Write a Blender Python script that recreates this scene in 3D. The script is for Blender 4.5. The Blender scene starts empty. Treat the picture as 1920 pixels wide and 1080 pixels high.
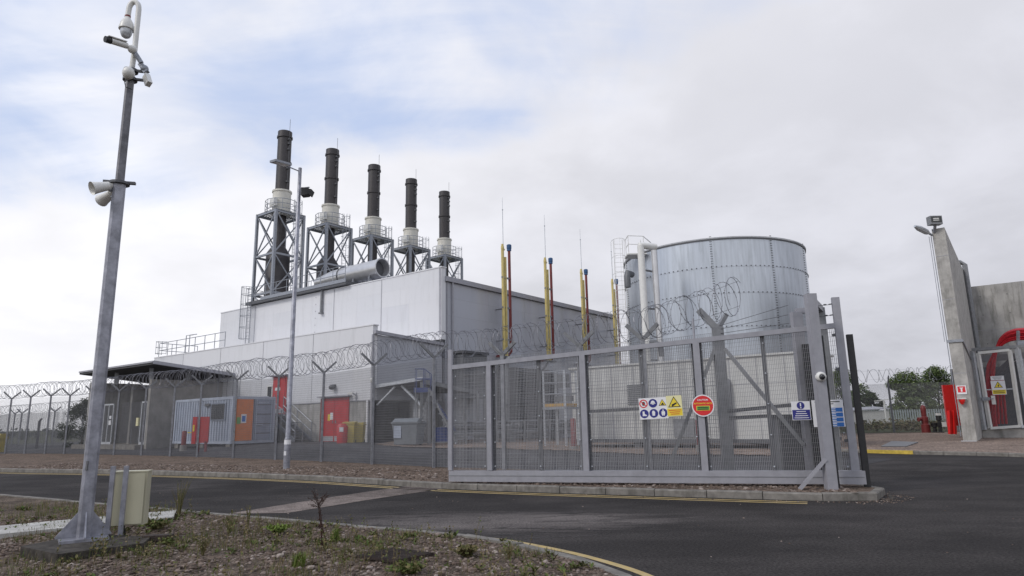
import bpy, math, random
from mathutils import Vector as V, Matrix, noise as mnoise
random.seed(7)
rnd = random.uniform
S = bpy.context.scene
COL = S.collection
# ------------------------------------------------------------------ camera
F, PT, RL, CZ = 1240.0, math.radians(11.35), math.radians(1.16), 1.35
def ray(px, py):
    xc, yc = (px-960)/F, (540-py)/F
    lx = xc*math.cos(RL)+yc*math.sin(RL); ly = -xc*math.sin(RL)+yc*math.cos(RL)
    return V((lx, math.cos(PT)-ly*math.sin(PT), math.sin(PT)+ly*math.cos(PT)))
EYE = V((0, 0, CZ))
def gz(px, py, z=0.0):                       # point of the level z seen at a pixel of the survey photo
    d = ray(px, py); return EYE + d*((z-CZ)/d.z)
def aty(px, py, Y):
    d = ray(px, py); return EYE + d*(Y/d.y)
def onpl(px, py, p0, n):
    d = ray(px, py); return EYE + d*((p0-EYE).dot(n)/d.dot(n))
cam = bpy.data.cameras.new('camera'); co = bpy.data.objects.new('camera', cam); COL.objects.link(co)
cam.sensor_width = 36; cam.lens = 36*F/1920; cam.clip_end = 5000; cam.clip_start = .05
X, U, Fw = V((1, 0, 0)), V((0, -math.sin(PT), math.cos(PT))), V((0, math.cos(PT), math.sin(PT)))
rx = X*math.cos(RL)-U*math.sin(RL); ux = X*math.sin(RL)+U*math.cos(RL)
co.matrix_world = Matrix(((rx.x, ux.x, -Fw.x, 0), (rx.y, ux.y, -Fw.y, 0), (rx.z, ux.z, -Fw.z, CZ), (0, 0, 0, 1)))
S.camera = co
S.view_settings.view_transform = 'Standard'; S.view_settings.look = 'None'
S.view_settings.exposure = 0; S.view_settings.gamma = 1
# ------------------------------------------------------------------ materials
def nd(t, kind, **kw):
    n = t.nodes.new(kind)
    for k, v in kw.items(): setattr(n, k, v)
    return n
def mat(name, col, rough=.6, metal=0, var=.12, scale=5, bump=0, bscale=60, col2=None, stretch=None, cells=0, dirt=0, island=None, spec=None, grain=0, lo=.35, hi=.65):
    m = bpy.data.materials.new(name); m.use_nodes = True; t = m.node_tree; L = t.links.new
    b = t.nodes['Principled BSDF']; b.inputs['Roughness'].default_value = rough; b.inputs['Metallic'].default_value = metal
    if spec is not None: b.inputs['Specular IOR Level'].default_value = spec
    c1 = [x*(1-var) for x in col]; c2 = list(col2) if col2 else [min(1, x*(1+var)) for x in col]
    tc = nd(t, 'ShaderNodeTexCoord'); vec = tc.outputs['Object']
    if stretch:
        mp = nd(t, 'ShaderNodeMapping'); mp.inputs['Scale'].default_value = stretch[:3]
        if len(stretch) > 3: mp.inputs['Rotation'].default_value = (0, 0, stretch[3])
        L(vec, mp.inputs['Vector']); svec = mp.outputs['Vector']
    else: svec = vec
    if island:
        g = nd(t, 'ShaderNodeNewGeometry'); r = nd(t, 'ShaderNodeValToRGB')
        els = r.color_ramp.elements
        while len(els) < len(island): els.new(.5)
        for i, c in enumerate(island): els[i].position = i/(len(island)-1); els[i].color = (*c, 1)
        L(g.outputs['Random Per Island'], r.inputs['Fac']); out = r.outputs['Color']
    else:
        n = nd(t, 'ShaderNodeTexNoise'); n.inputs['Scale'].default_value = scale; n.inputs['Detail'].default_value = 8; n.inputs['Roughness'].default_value = .62
        L(svec, n.inputs['Vector'])
        r = nd(t, 'ShaderNodeValToRGB'); r.color_ramp.elements[0].position = lo; r.color_ramp.elements[1].position = hi
        r.color_ramp.elements[0].color = (*c1, 1); r.color_ramp.elements[1].color = (*c2, 1)
        L(n.outputs['Fac'], r.inputs['Fac']); out = r.outputs['Color']
        if cells:
            v = nd(t, 'ShaderNodeTexVoronoi'); v.inputs['Scale'].default_value = cells; L(vec, v.inputs['Vector'])
            sp = nd(t, 'ShaderNodeSeparateColor'); L(v.outputs['Color'], sp.inputs['Color'])
            r2 = nd(t, 'ShaderNodeValToRGB'); r2.color_ramp.elements[0].color = (.35, .35, .36, 1); r2.color_ramp.elements[1].color = (1.9, 1.8, 1.75, 1)
            r2.color_ramp.elements[1].position = .95
            L(sp.outputs[0], r2.inputs['Fac'])
            mx = nd(t, 'ShaderNodeMix', data_type='RGBA', blend_type='MULTIPLY'); mx.inputs[0].default_value = .85
            L(out, mx.inputs[6]); L(r2.outputs['Color'], mx.inputs[7]); out = mx.outputs[2]
    if dirt:
        n2 = nd(t, 'ShaderNodeTexNoise'); n2.inputs['Scale'].default_value = 1.3; n2.inputs['Detail'].default_value = 10; n2.inputs['Roughness'].default_value = .7
        mp2 = nd(t, 'ShaderNodeMapping'); mp2.inputs['Scale'].default_value = (2.2, 2.2, .35); L(vec, mp2.inputs['Vector']); L(mp2.outputs['Vector'], n2.inputs['Vector'])
        r3 = nd(t, 'ShaderNodeValToRGB'); r3.color_ramp.elements[0].position = .5; r3.color_ramp.elements[1].position = .72
        r3.color_ramp.elements[0].color = (1, 1, 1, 1); r3.color_ramp.elements[1].color = (1-dirt, 1-dirt, 1-dirt*1.05, 1)
        L(n2.outputs['Fac'], r3.inputs['Fac'])
        mx = nd(t, 'ShaderNodeMix', data_type='RGBA', blend_type='MULTIPLY'); mx.inputs[0].default_value = 1
        L(out, mx.inputs[6]); L(r3.outputs['Color'], mx.inputs[7]); out = mx.outputs[2]
    if grain:
        n4 = nd(t, 'ShaderNodeTexNoise'); n4.inputs['Scale'].default_value = 34; n4.inputs['Detail'].default_value = 6; n4.inputs['Roughness'].default_value = .8; L(vec, n4.inputs['Vector'])
        n5 = nd(t, 'ShaderNodeTexNoise'); n5.inputs['Scale'].default_value = .22; n5.inputs['Detail'].default_value = 6; n5.inputs['Roughness'].default_value = .6; L(vec, n5.inputs['Vector'])
        for nn, lo_, hi_, a_, b_ in ((n4, .38, .66, 1-grain, 1+grain*1.5), (n5, .38, .62, .72, 1.25)):
            mr = nd(t, 'ShaderNodeMapRange'); L(nn.outputs['Fac'], mr.inputs[0]); mr.inputs[1].default_value = lo_; mr.inputs[2].default_value = hi_; mr.inputs[3].default_value = a_; mr.inputs[4].default_value = b_
            mx = nd(t, 'ShaderNodeMix', data_type='RGBA', blend_type='MULTIPLY'); mx.inputs[0].default_value = 1; L(out, mx.inputs[6]); L(mr.outputs[0], mx.inputs[7]); out = mx.outputs[2]
    L(out, b.inputs['Base Color'])
    if bump:
        n3 = nd(t, 'ShaderNodeTexVoronoi' if cells else 'ShaderNodeTexNoise'); n3.inputs['Scale'].default_value = cells or bscale
        L(vec, n3.inputs['Vector'])
        bp = nd(t, 'ShaderNodeBump'); bp.inputs['Strength'].default_value = bump; bp.inputs['Distance'].default_value = .02
        L(n3.outputs['Distance' if cells else 'Fac'], bp.inputs['Height']); L(bp.outputs['Normal'], b.inputs['Normal'])
    return m
M = {}
M['galv'] = mat('galvanised_steel', (.27, .285, .315), .42, .35, .2, 14)
M['galv_light'] = mat('bright_galvanised_steel', (.5, .52, .55), .4, .4, .14, 9)
M['pole'] = mat('weathered_galvanised_steel', (.27, .275, .315), .4, .3, .28, 8, bump=.05, bscale=30, dirt=.22)
M['pole_dark'] = mat('dark_weathered_steel', (.15, .15, .165), .5, .25, .3, 9, bump=.05, bscale=30, dirt=.3)
M['post'] = mat('fence_post_steel', (.23, .235, .255), .5, .3, .2, 10)
M['wire'] = mat('fence_mesh_wire', (.19, .192, .205), .6, .2, .1, 3)
M['wire_gate'] = mat('gate_mesh_wire', (.26, .26, .275), .5, .2, .1, 3)
M['razor'] = mat('razor_tape_steel', (.2, .2, .22), .45, .4, .2, 30)
M['gate'] = mat('grey_gate_paint', (.3, .3, .33), .4, .1, .07, 7, dirt=.16)
M['dark'] = mat('dark_grey_steel', (.09, .092, .1), .5, .1, .15, 8)
M['mid'] = mat('mid_grey_steel', (.2, .205, .215), .5, .15, .15, 8)
M['black'] = mat('black_rubber', (.016, .016, .018), .6, 0, .2, 8)
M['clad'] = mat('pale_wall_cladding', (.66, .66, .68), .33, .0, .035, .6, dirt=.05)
M['clad_side'] = mat('shade_toned_ribbed_cladding', (.4, .41, .45), .16, .1, .03, .5, dirt=.05)  # same cladding as the front, with the side's shade put into the colour
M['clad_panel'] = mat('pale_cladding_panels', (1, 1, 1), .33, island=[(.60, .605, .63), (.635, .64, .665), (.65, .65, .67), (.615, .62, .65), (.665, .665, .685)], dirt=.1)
M['clad_side_panel'] = mat('shade_toned_side_panels', (1, 1, 1), .17, island=[(.41, .42, .465), (.43, .44, .485), (.44, .45, .49), (.42, .43, .475)], dirt=.07)  # front panels again, darkened and blued to carry the shade of the side
M['joint'] = mat('panel_joint', (.3, .3, .32), .6, 0, .1)
M['trim'] = mat('grey_trim', (.32, .32, .35), .5, .1, .08)
M['conc'] = mat('cast_concrete', (.36, .348, .328), .85, 0, .24, 2.2, bump=.12, bscale=40, dirt=.45)
M['conc_wall'] = mat('weathered_concrete', (.35, .34, .325), .85, 0, .18, 1.4, bump=.12, bscale=25, dirt=.6)
M['conc_dull'] = mat('grey_concrete_blockwork', (.25, .24, .225), .88, 0, .18, 1.5, bump=.1, bscale=40, dirt=.25)
M['kerb'] = mat('kerb_concrete', (.19, .178, .162), .9, 0, .25, 6, bump=.2, bscale=50, dirt=.45, spec=.12)
M['plinth'] = mat('mossy_concrete', (.062, .056, .05), .95, 0, .4, 9, bump=.5, bscale=40, dirt=.4, spec=.12)
M['asphalt'] = mat('asphalt', (.036, .0325, .0315), .92, 0, .18, 1.0, bump=.35, bscale=130, stretch=(.6, 1.15, 1, .62), col2=(.05, .045, .043), lo=.42, hi=.72, spec=.12, grain=.55)
M['asphalt_yard'] = mat('yard_asphalt', (.056, .054, .056), .85, 0, .2, .8, bump=.2, bscale=80, spec=.12, grain=.55)
M['strip'] = mat('trench_patch', (.15, .125, .112), .9, 0, .25, 3.5, bump=.3, bscale=70, spec=.12, grain=.55)
M['worn'] = mat('worn_asphalt', (.062, .057, .055), .9, 0, .35, 2.5, bump=.5, bscale=60, stretch=(.4, 1.7, 1, .5), col2=(.105, .097, .092), spec=.12, grain=.55)
M['gravel'] = mat('brown_gravel', (.115, .09, .072), .95, 0, .28, 1.2, bump=.9, cells=26, spec=.12)
M['gravel_near'] = mat('stony_soil', (.096, .078, .062), .95, 0, .4, 2.2, bump=.8, cells=48, spec=.12)
M['gravel_red'] = mat('pinkish_gravel', (.185, .148, .124), .95, 0, .25, 1.0, bump=.9, cells=22, spec=.12)
M['stone'] = mat('gravel_stones', (.2, .2, .2), .9, island=[(.055, .041, .033), (.165, .124, .1), (.1, .08, .067), (.24, .19, .16), (.118, .088, .07), (.33, .28, .25), (.07, .052, .043), (.16, .12, .1), (.06, .045, .038)], spec=.12)
M['path'] = mat('pale_path_concrete', (.42, .41, .385), .9, 0, .2, 4, bump=.2, bscale=50, dirt=.3, spec=.12)
M['field'] = mat('rough_grass_field', (.07, .075, .032), .95, 0, .4, .4, bump=.4, bscale=3, spec=.12)
M['yellow_line'] = mat('worn_yellow_road_paint', (.5, .36, .12), .8, 0, .15, 9, col2=(.42, .33, .18), dirt=.4)
M['yellow_kerb'] = mat('yellow_kerb_paint', (.5, .36, .06), .8, 0, .25, 5, dirt=.3)
M['flue'] = mat('dark_brown_flue_paint', (.04, .035, .037), .5, 0, .15, 2, dirt=.2)
M['cream'] = mat('cream_silencer_paint', (.62, .6, .54), .6, 0, .06, 2, dirt=.2)
M['duct'] = mat('silver_duct_cladding', (.55, .55, .56), .3, .55, .08, 2)
M['tank'] = mat('galvanised_tank_sheet', (.47, .505, .555), .33, .5, .1, 2.6, stretch=(2.2, 2.2, .1), dirt=.2)
M['red'] = mat('red_door_paint', (.46, .022, .024), .45, 0, .1, 3)
M['red_bright'] = mat('bright_red_paint', (.62, .016, .014), .4, 0, .08, 3)
M['red_dark'] = mat('dark_red_pipe_paint', (.17, .024, .024), .5, 0, .15, 4)
M['yellow'] = mat('yellow_pipe_paint', (.54, .435, .16), .45, 0, .12, 4)
M['yellow_bin'] = mat('yellow_bin_plastic', (.47, .37, .085), .5, 0, .08, 4)
M['blue'] = mat('blue_paint', (.03, .05, .17), .45, 0, .15, 5)
M['cap_blue'] = mat('blue_vent_cap', (.02, .08, .2), .5, 0, .15, 5)
M['orange'] = mat('orange_door_paint', (.6, .17, .035), .5, 0, .1, 3)
M['ochre'] = mat('ochre_platform', (.4, .24, .06), .6, 0, .15, 5)
M['container'] = mat('pale_blue_grey_container_paint', (.37, .41, .49), .5, .05, .08, 2, dirt=.25)
M['container_door'] = mat('grey_container_door_paint', (.24, .27, .34), .5, .05, .08, 2, dirt=.2)
M['white'] = mat('white_plastic', (.68, .675, .65), .4, 0, .05, 5, dirt=.12)
M['sign_white'] = mat('white_sign_face', (.72, .72, .74), .35, 0, .02)
M['sign_yellow'] = mat('yellow_sign_face', (.75, .58, .04), .4, 0, .03)
M['sign_pale'] = mat('pale_yellow_sign_face', (.72, .68, .38), .4, 0, .03)
M['sign_red'] = mat('red_sign_face', (.62, .02, .025), .4, 0, .03)
M['sign_blue'] = mat('dark_blue_sign_face', (.02, .022, .19), .4, 0, .03)
M['sign_sky'] = mat('mid_blue_sign_face', (.02, .14, .46), .4, 0, .03)
M['sign_green'] = mat('green_sign_face', (.1, .3, .06), .4, 0, .03)
M['sign_black'] = mat('black_sign_print', (.015, .015, .015), .5, 0, .03)
M['cabinet'] = mat('cream_cabinet_plastic', (.43, .41, .3), .5, 0, .05, 3, dirt=.12)
M['glass'] = mat('dark_window_glass', (.03, .034, .036), .12, 0, .1)
M['bin_grey'] = mat('grey_bin_plastic', (.17, .185, .2), .5, 0, .1, 4, dirt=.2)
M['timber'] = mat('dark_rotten_timber', (.035, .024, .02), .9, 0, .4, 12, bump=.5, bscale=40)
M['bark'] = mat('tree_bark', (.06, .05, .04), .95, 0, .3, 6, bump=.5)
M['leaf'] = mat('tree_leaves', (1, 1, 1), .7, island=[(.045, .07, .03), (.075, .105, .042), (.13, .17, .07), (.085, .115, .048), (.2, .24, .11)], spec=.12)
M['leaf_dark'] = mat('dark_bush_leaves', (1, 1, 1), .75, island=[(.025, .036, .018), (.042, .058, .026), (.035, .048, .022), (.06, .075, .035)], spec=.12)
M['weed'] = mat('weed_leaves', (1, 1, 1), .7, island=[(.05, .085, .022), (.1, .13, .035), (.12, .1, .045), (.07, .1, .03), (.15, .125, .06)], spec=.12)
M['grass'] = mat('green_grass_blades', (1, 1, 1), .7, island=[(.08, .13, .025), (.15, .2, .045), (.11, .16, .03), (.17, .19, .06)], spec=.12)
M['dry'] = mat('dry_grass_blades', (1, 1, 1), .8, island=[(.14, .11, .055), (.2, .16, .085), (.09, .075, .035), (.1, .105, .04), (.07, .085, .03)], spec=.12)
M['stem'] = mat('dead_brown_stem', (.05, .03, .024), .9, 0, .3, 20, spec=.12)
M['lens'] = mat('smoked_camera_dome', (.02, .02, .022), .08)
M['cable_red'] = mat('red_cable_sheath', (.5, .02, .03), .38, 0, .15, 8)
M['louvre'] = mat('dark_louvre_steel', (.12, .125, .135), .5, .1, .12, 4)
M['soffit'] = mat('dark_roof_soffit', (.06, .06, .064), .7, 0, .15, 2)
M['encl'] = mat('off_white_enclosure_paint', (.47, .47, .455), .5, 0, .06, 1.2, dirt=.18)
# ------------------------------------------------------------------ mesh builder
ORG = {}
class MB:
    def __init__(s): s.v = []; s.f = []
    def add(s, vs, fs):
        n = len(s.v); s.v += [tuple(p) for p in vs]; s.f += [tuple(i+n for i in f) for f in fs]; return s
    def box(s, c, d, ax=None):
        c = V(c); a = ax or (V((1, 0, 0)), V((0, 1, 0)), V((0, 0, 1)))
        vs = [c+a[0]*(i*d[0]/2)+a[1]*(j*d[1]/2)+a[2]*(k*d[2]/2) for k in (-1, 1) for j in (-1, 1) for i in (-1, 1)]
        return s.add(vs, [(0, 2, 3, 1), (4, 5, 7, 6), (0, 1, 5, 4), (2, 6, 7, 3), (0, 4, 6, 2), (1, 3, 7, 5)])
    def beam(s, p, q, w, h=None, up=V((0, 0, 1))):
        p, q = V(p), V(q); d = q-p; l = d.length; d = d/l; h = h or w
        if abs(d.dot(up)) > .98: up = V((1, .3, 0)).normalized()
        sx = d.cross(up).normalized(); sy = sx.cross(d)
        return s.box((p+q)/2, (l, w, h), (d, sx, sy))
    def tube(s, pts, r, n=6, caps=True):
        pts = [V(p) for p in pts]; k = len(pts); rs = r if isinstance(r, (list, tuple)) else [r]*k
        vs = []; ref = None
        for i in range(k):
            d = (pts[min(i+1, k-1)]-pts[max(i-1, 0)]).normalized()
            if ref is None: ref = d.orthogonal().normalized()
            else:
                ref = ref-d*ref.dot(d)
                ref = ref.normalized() if ref.length > 1e-5 else d.orthogonal().normalized()
            b = d.cross(ref)
            for j in range(n):
                a = 2*math.pi*j/n; vs.append(pts[i]+(ref*math.cos(a)+b*math.sin(a))*rs[i])
        fs = [(i*n+j, i*n+(j+1) % n, (i+1)*n+(j+1) % n, (i+1)*n+j) for i in range(k-1) for j in range(n)]
        if caps: fs += [tuple(range(n-1, -1, -1)), tuple(range((k-1)*n, k*n))]
        return s.add(vs, fs)
    def lathe(s, c, prof, n=20, ax=V((0, 0, 1)), caps=True):
        c = V(c); ax = V(ax).normalized(); e = V((1, 0, 0)) if abs(ax.z) > .9 else ax.cross(V((0, 0, 1))).normalized()
        e = (e-ax*e.dot(ax)).normalized(); b = ax.cross(e)
        vs = [c+ax*z+(e*math.cos(2*math.pi*j/n)+b*math.sin(2*math.pi*j/n))*r for r, z in prof for j in range(n)]
        k = len(prof)
        fs = [(i*n+j, i*n+(j+1) % n, (i+1)*n+(j+1) % n, (i+1)*n+j) for i in range(k-1) for j in range(n)]
        if caps: fs += [tuple(range(n-1, -1, -1)), tuple(range((k-1)*n, k*n))]
        return s.add(vs, fs)
    def poly(s, pts): return s.add(pts, [tuple(range(len(pts)))])
    def prism(s, pts, vec):
        n = len(pts); vec = V(vec); pts = [V(p) for p in pts]
        return s.add(pts+[p+vec for p in pts], [tuple(range(n-1, -1, -1)), tuple(range(n, 2*n))]+[(i, (i+1) % n, n+(i+1) % n, n+i) for i in range(n)])
    def ball(s, c, r, n=10, m=6, sc=(1, 1, 1)):
        c = V(c); prof = [(math.sin(math.pi*i/m)*r*1.0, -math.cos(math.pi*i/m)*r) for i in range(m+1)]
        prof[0] = (r*.03, -r); prof[-1] = (r*.03, r); k = len(s.v); s.lathe((0, 0, 0), prof, n)
        for i in range(k, len(s.v)): p = s.v[i]; s.v[i] = (c.x+p[0]*sc[0], c.y+p[1]*sc[1], c.z+p[2]*sc[2])
        return s
    def build(s, name, m, parent=None, smooth=None, label=None):
        me = bpy.data.meshes.new(name)
        if parent is not None: o0 = ORG[parent]
        else:
            xs, ys, zs = zip(*s.v); o0 = V(((min(xs)+max(xs))/2, (min(ys)+max(ys))/2, min(zs)))
        me.from_pydata([(p[0]-o0.x, p[1]-o0.y, p[2]-o0.z) for p in s.v], [], s.f)
        me.materials.append(M[m] if isinstance(m, str) else m)
        if smooth: me.shade_smooth(); me.set_sharp_from_angle(angle=math.radians(smooth))
        me.update()
        o = bpy.data.objects.new(name, me); COL.objects.link(o); ORG[o] = o0
        if parent is not None: o.parent = parent
        else: o.location = o0
        if label: o['label'] = label
        return o
def thing(name, loc, label, cat, group=None):
    o = bpy.data.objects.new(name, None); COL.objects.link(o); o.location = V(loc); ORG[o] = V(loc); o.empty_display_size = .2
    return tag(o, label, cat, group)
def tag(o, label, cat, group=None, kind=None):
    o['label'] = label; o['category'] = cat
    if group: o['group'] = group
    if kind: o['kind'] = kind
    return o
def struct(o, label, cat, kind='structure'): return tag(o, label, cat, None, kind)
def copy_tree(o, loc=None, parent=None):
    c = o.copy(); COL.objects.link(c)
    if parent is not None: c.parent = parent
    if loc is not None: c.location = loc; ORG[c] = V(loc)
    for ch in list(o.children): copy_tree(ch, None, c)
    return c
def text(name, s, size, c, xa, ya, m, parent, bold=0):
    cu = bpy.data.curves.new(name, 'FONT'); cu.body = s; cu.size = 1; cu.offset = bold
    to = bpy.data.objects.new(name, cu); COL.objects.link(to)
    me = bpy.data.meshes.new_from_object(to.evaluated_get(bpy.context.evaluated_depsgraph_get()))
    vs = [v.co.copy() for v in me.vertices]; fs = [tuple(p.vertices) for p in me.polygons]
    bpy.data.objects.remove(to); bpy.data.meshes.remove(me)
    x0, x1 = min(v.x for v in vs), max(v.x for v in vs); y0, y1 = min(v.y for v in vs), max(v.y for v in vs)
    k = size/(x1-x0); mb = MB()
    mb.add([V(c)+xa*((v.x-(x0+x1)/2)*k)+ya*((v.y-(y0+y1)/2)*k) for v in vs], fs)
    return mb.build(name, m, parent)
Z = V((0, 0, 1))
# building frame: D1 runs along the front to the left, D2 runs back along the side
A1 = math.radians(142.9); D1 = V((math.cos(A1), math.sin(A1), 0)); D2 = V((math.sin(A1), -math.cos(A1), 0)) 
D2 = V((math.cos(A1-math.pi/2), math.sin(A1-math.pi/2), 0))
AX = (D1, D2, Z)
def W(o, a, b, z): return V((o[0], o[1], 0))+D1*a+D2*b+Z*z
def wbox(mb, o, a0, a1, b0, b1, z0, z1): return mb.box(W(o, (a0+a1)/2, (b0+b1)/2, (z0+z1)/2), (abs(a1-a0), abs(b1-b0), abs(z1-z0)), AX)
def fr(px, py, o, b=0):                      # pixel on a wall plane facing -D2: (along D1, height)
    q = onpl(px, py, W(o, 0, b, 0), D2); return (q-W(o, 0, b, 0)).dot(D1), q.z
def sd(px, py, o, a=0):
    q = onpl(px, py, W(o, a, 0, 0), D1); return (q-W(o, a, 0, 0)).dot(D2), q.z
A = (-7.45, 35.0); C = (-4.26, 39.22)
def smooth01(t): t = max(0, min(1, t)); return t*t*(3-2*t)
FPTS = [V((*p, 0)) for p in [(-2.28, 19.04), (-4.45, 21.14), (-6.62, 23.2), (-8.84, 25.03), (-11.18, 26.9), (-13.4, 28.6), (-15.2, 29.9), (-17.3, 31.4), (-19.4, 32.8), (-21.5, 34.2), (-23.6, 35.5), (-25.2, 36.35), (-26.8, 37.05), (-28.35, 37.7), (-30.2, 38.5), (-32.4, 39.4), (-34.8, 40.4)]]
FD = V((-.719, .695, 0)); FN = V((.695, .719, 0)); F0 = V((-2.28, 19.04, 0))
def yz(x, y):                                # height of the yard behind the fence
    s = (V((x, y, 0))-F0).dot(FN)
    w = .13+.2*smooth01((-2-x)/7)-.24*smooth01((-15-x)/5)-.13*smooth01((x-1)/4)
    base = .1-.1*smooth01((x+1.5)/2.5)
    return base+w*smooth01(s/4.5)
# ------------------------------------------------------------------ sky and light
SUN_AZ = V((-.86, -.5, 0)).normalized(); EL = math.radians(40)
sd_dir = SUN_AZ*math.cos(EL)+Z*math.sin(EL)
sl = bpy.data.lights.new('sun', 'SUN'); sl.energy = 1.5; sl.angle = math.radians(14); sl.color = (1, .95, .88)
so = bpy.data.objects.new('sun', sl); COL.objects.link(so); so.rotation_euler = (-sd_dir).to_track_quat('-Z', 'Y').to_euler()
wd = bpy.data.worlds.new('World'); S.world = wd; wd.use_nodes = True; t = wd.node_tree; L = t.links.new
t.nodes.clear()
sky = nd(t, 'ShaderNodeTexSky', sky_type='NISHITA', sun_disc=False, sun_elevation=EL, sun_rotation=math.atan2(SUN_AZ.x, SUN_AZ.y))
def mth(op, a, b=None, c=None, clamp=False):
    n = nd(t, 'ShaderNodeMath', operation=op, use_clamp=clamp)
    for i, v in enumerate((a, b, c)):
        if v is None: continue
        if isinstance(v, (int, float)): n.inputs[i].default_value = v
        else: L(v, n.inputs[i])
    return n.outputs[0]
def smst(v, a, b):
    n = nd(t, 'ShaderNodeMapRange', interpolation_type='SMOOTHSTEP'); L(v, n.inputs[0]); n.inputs[1].default_value = a; n.inputs[2].default_value = b
    return n.outputs[0]
tc = nd(t, 'ShaderNodeTexCoord'); dirv = tc.outputs['Generated']
sep = nd(t, 'ShaderNodeSeparateXYZ'); L(dirv, sep.inputs[0])
den = mth('ADD', mth('MAXIMUM', sep.outputs[2], 0.0), .34)
cmb = nd(t, 'ShaderNodeCombineXYZ'); L(mth('DIVIDE', sep.outputs[0], den), cmb.inputs[0]); L(mth('DIVIDE', sep.outputs[1], den), cmb.inputs[1])
def fbm(scale, det, off=(0, 0, 0), st=(1, 1, 1), rot=0, dist=0):
    mp = nd(t, 'ShaderNodeMapping'); mp.inputs['Location'].default_value = off; mp.inputs['Scale'].default_value = st; mp.inputs['Rotation'].default_value = (0, 0, rot)
    L(cmb.outputs[0], mp.inputs[0]); n = nd(t, 'ShaderNodeTexNoise'); n.inputs['Scale'].default_value = scale; n.inputs['Detail'].default_value = det
    n.inputs['Roughness'].default_value = .55; n.inputs['Distortion'].default_value = dist
    L(mp.outputs[0], n.inputs['Vector']); return n.outputs['Fac']
def near(px, py, r0, r1, st=(1, 1, 1)):      # soft patch of sky round a direction
    c = ray(px, py).normalized()
    v1 = nd(t, 'ShaderNodeVectorMath', operation='SUBTRACT'); L(dirv, v1.inputs[0]); v1.inputs[1].default_value = c
    v3 = nd(t, 'ShaderNodeVectorMath', operation='MULTIPLY'); L(v1.outputs[0], v3.inputs[0]); v3.inputs[1].default_value = st
    v2 = nd(t, 'ShaderNodeVectorMath', operation='LENGTH'); L(v3.outputs[0], v2.inputs[0])
    return smst(v2.outputs['Value'], r1, r0)
def dirdot(v):
    n = nd(t, 'ShaderNodeVectorMath', operation='DOT_PRODUCT'); L(dirv, n.inputs[0]); n.inputs[1].default_value = v; return n.outputs['Value']
n1 = fbm(2.4, 7, (3.1, 1.7, 0), dist=.2); n2 = fbm(1.1, 5, (7, 2, 0)); cir = fbm(2.2, 8, (1, 5, 0), (.6, 3.2, 1), .75, .4)
n3 = fbm(1.7, 6, (5.3, 2.2, 0), dist=.5)
edge = mth('ADD', mth('SUBTRACT', sep.outputs[2], mth('MULTIPLY', sep.outputs[0], .25)), mth('MULTIPLY', mth('SUBTRACT', n1, .5), .26))
bank = smst(edge, .395, .475)                  # the blue opens above the top of the cloud bank
wisp = mth('ADD', mth('MULTIPLY', smst(n3, .68, .42), .68), mth('MULTIPLY', smst(cir, .66, .40), .32))
blue = mth('MULTIPLY', mth('MULTIPLY', bank, wisp), .95)
# cloud brightness: brightest towards the hidden sun, greyer away from it and near the horizon to the right
side = smst(dirdot(V((.8, .5, -.25)).normalized()), -.2, 1.0)
br = mth('ADD', mth('MULTIPLY', smst(n2, .3, .7), .14), mth('MULTIPLY', smst(n1, .35, .68), .12))
br = mth('ADD', mth('SUBTRACT', .955, mth('MULTIPLY', side, .41)), br)
cc = nd(t, 'ShaderNodeMix', data_type='RGBA'); L(side, cc.inputs[0]); cc.inputs[6].default_value = (.96, .96, 1.0, 1); cc.inputs[7].default_value = (.93, .94, 1.03, 1)
cv = nd(t, 'ShaderNodeVectorMath', operation='SCALE'); L(cc.outputs[2], cv.inputs[0]); L(br, cv.inputs['Scale'])
skv = nd(t, 'ShaderNodeVectorMath', operation='SCALE'); L(sky.outputs[0], skv.inputs[0]); skv.inputs['Scale'].default_value = .12
veil = nd(t, 'ShaderNodeMix', data_type='RGBA'); veil.inputs[0].default_value = .85; L(skv.outputs[0], veil.inputs[6]); veil.inputs[7].default_value = (.57, .68, .94, 1)
mx = nd(t, 'ShaderNodeMix', data_type='RGBA'); L(blue, mx.inputs[0]); L(cv.outputs[0], mx.inputs[6]); L(veil.outputs[2], mx.inputs[7])
bg = nd(t, 'ShaderNodeBackground'); L(mx.outputs[2], bg.inputs[0]); bg.inputs[1].default_value = 1.0
wo = nd(t, 'ShaderNodeOutputWorld'); L(bg.outputs[0], wo.inputs[0])
# ------------------------------------------------------------------ the setting
def sheet(name, pts, z, m, label, cat='ground'):
    o = MB().poly([(p[0], p[1], z) for p in pts]).build(name, m); return struct(o, label, cat)
def slab(name, pts, z0, z1, m, label, cat='ground'):
    o = MB().prism([(p[0], p[1], z0) for p in pts], (0, 0, z1-z0)).build(name, m); return struct(o, label, cat)
sheet('ground', [(-2500, -2500), (2500, -2500), (2500, 2500), (-2500, 2500)], -.03, 'field', 'rough grass field reaching the horizon behind the site')
sheet('road', [(-70, -20), (60, -20), (60, 62), (4, 62), (4, 24), (-70, 60)], 0, 'asphalt', 'dark worn asphalt road in front of the gate', 'road')
def spline(p, n=6):
    out = []
    for i in range(len(p)-1):
        a = p[max(i-1, 0)]; b = p[i]; c = p[i+1]; d = p[min(i+2, len(p)-1)]
        for k in range(n):
            u = k/n
            out.append(tuple(.5*((2*b[j])+(-a[j]+c[j])*u+(2*a[j]-5*b[j]+4*c[j]-d[j])*u*u+(-a[j]+3*b[j]-3*c[j]+d[j])*u**3) for j in (0, 1)))
    return out+[tuple(p[-1][:2])]
def offs(line, d):
    out = []
    for i, p in enumerate(line):
        a = V((*line[max(i-1, 0)][:2], 0)); b = V((*line[min(i+1, len(line)-1)][:2], 0)); t_ = (b-a).normalized()
        out.append((p[0]-t_.y*d, p[1]+t_.x*d))
    return out
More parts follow.
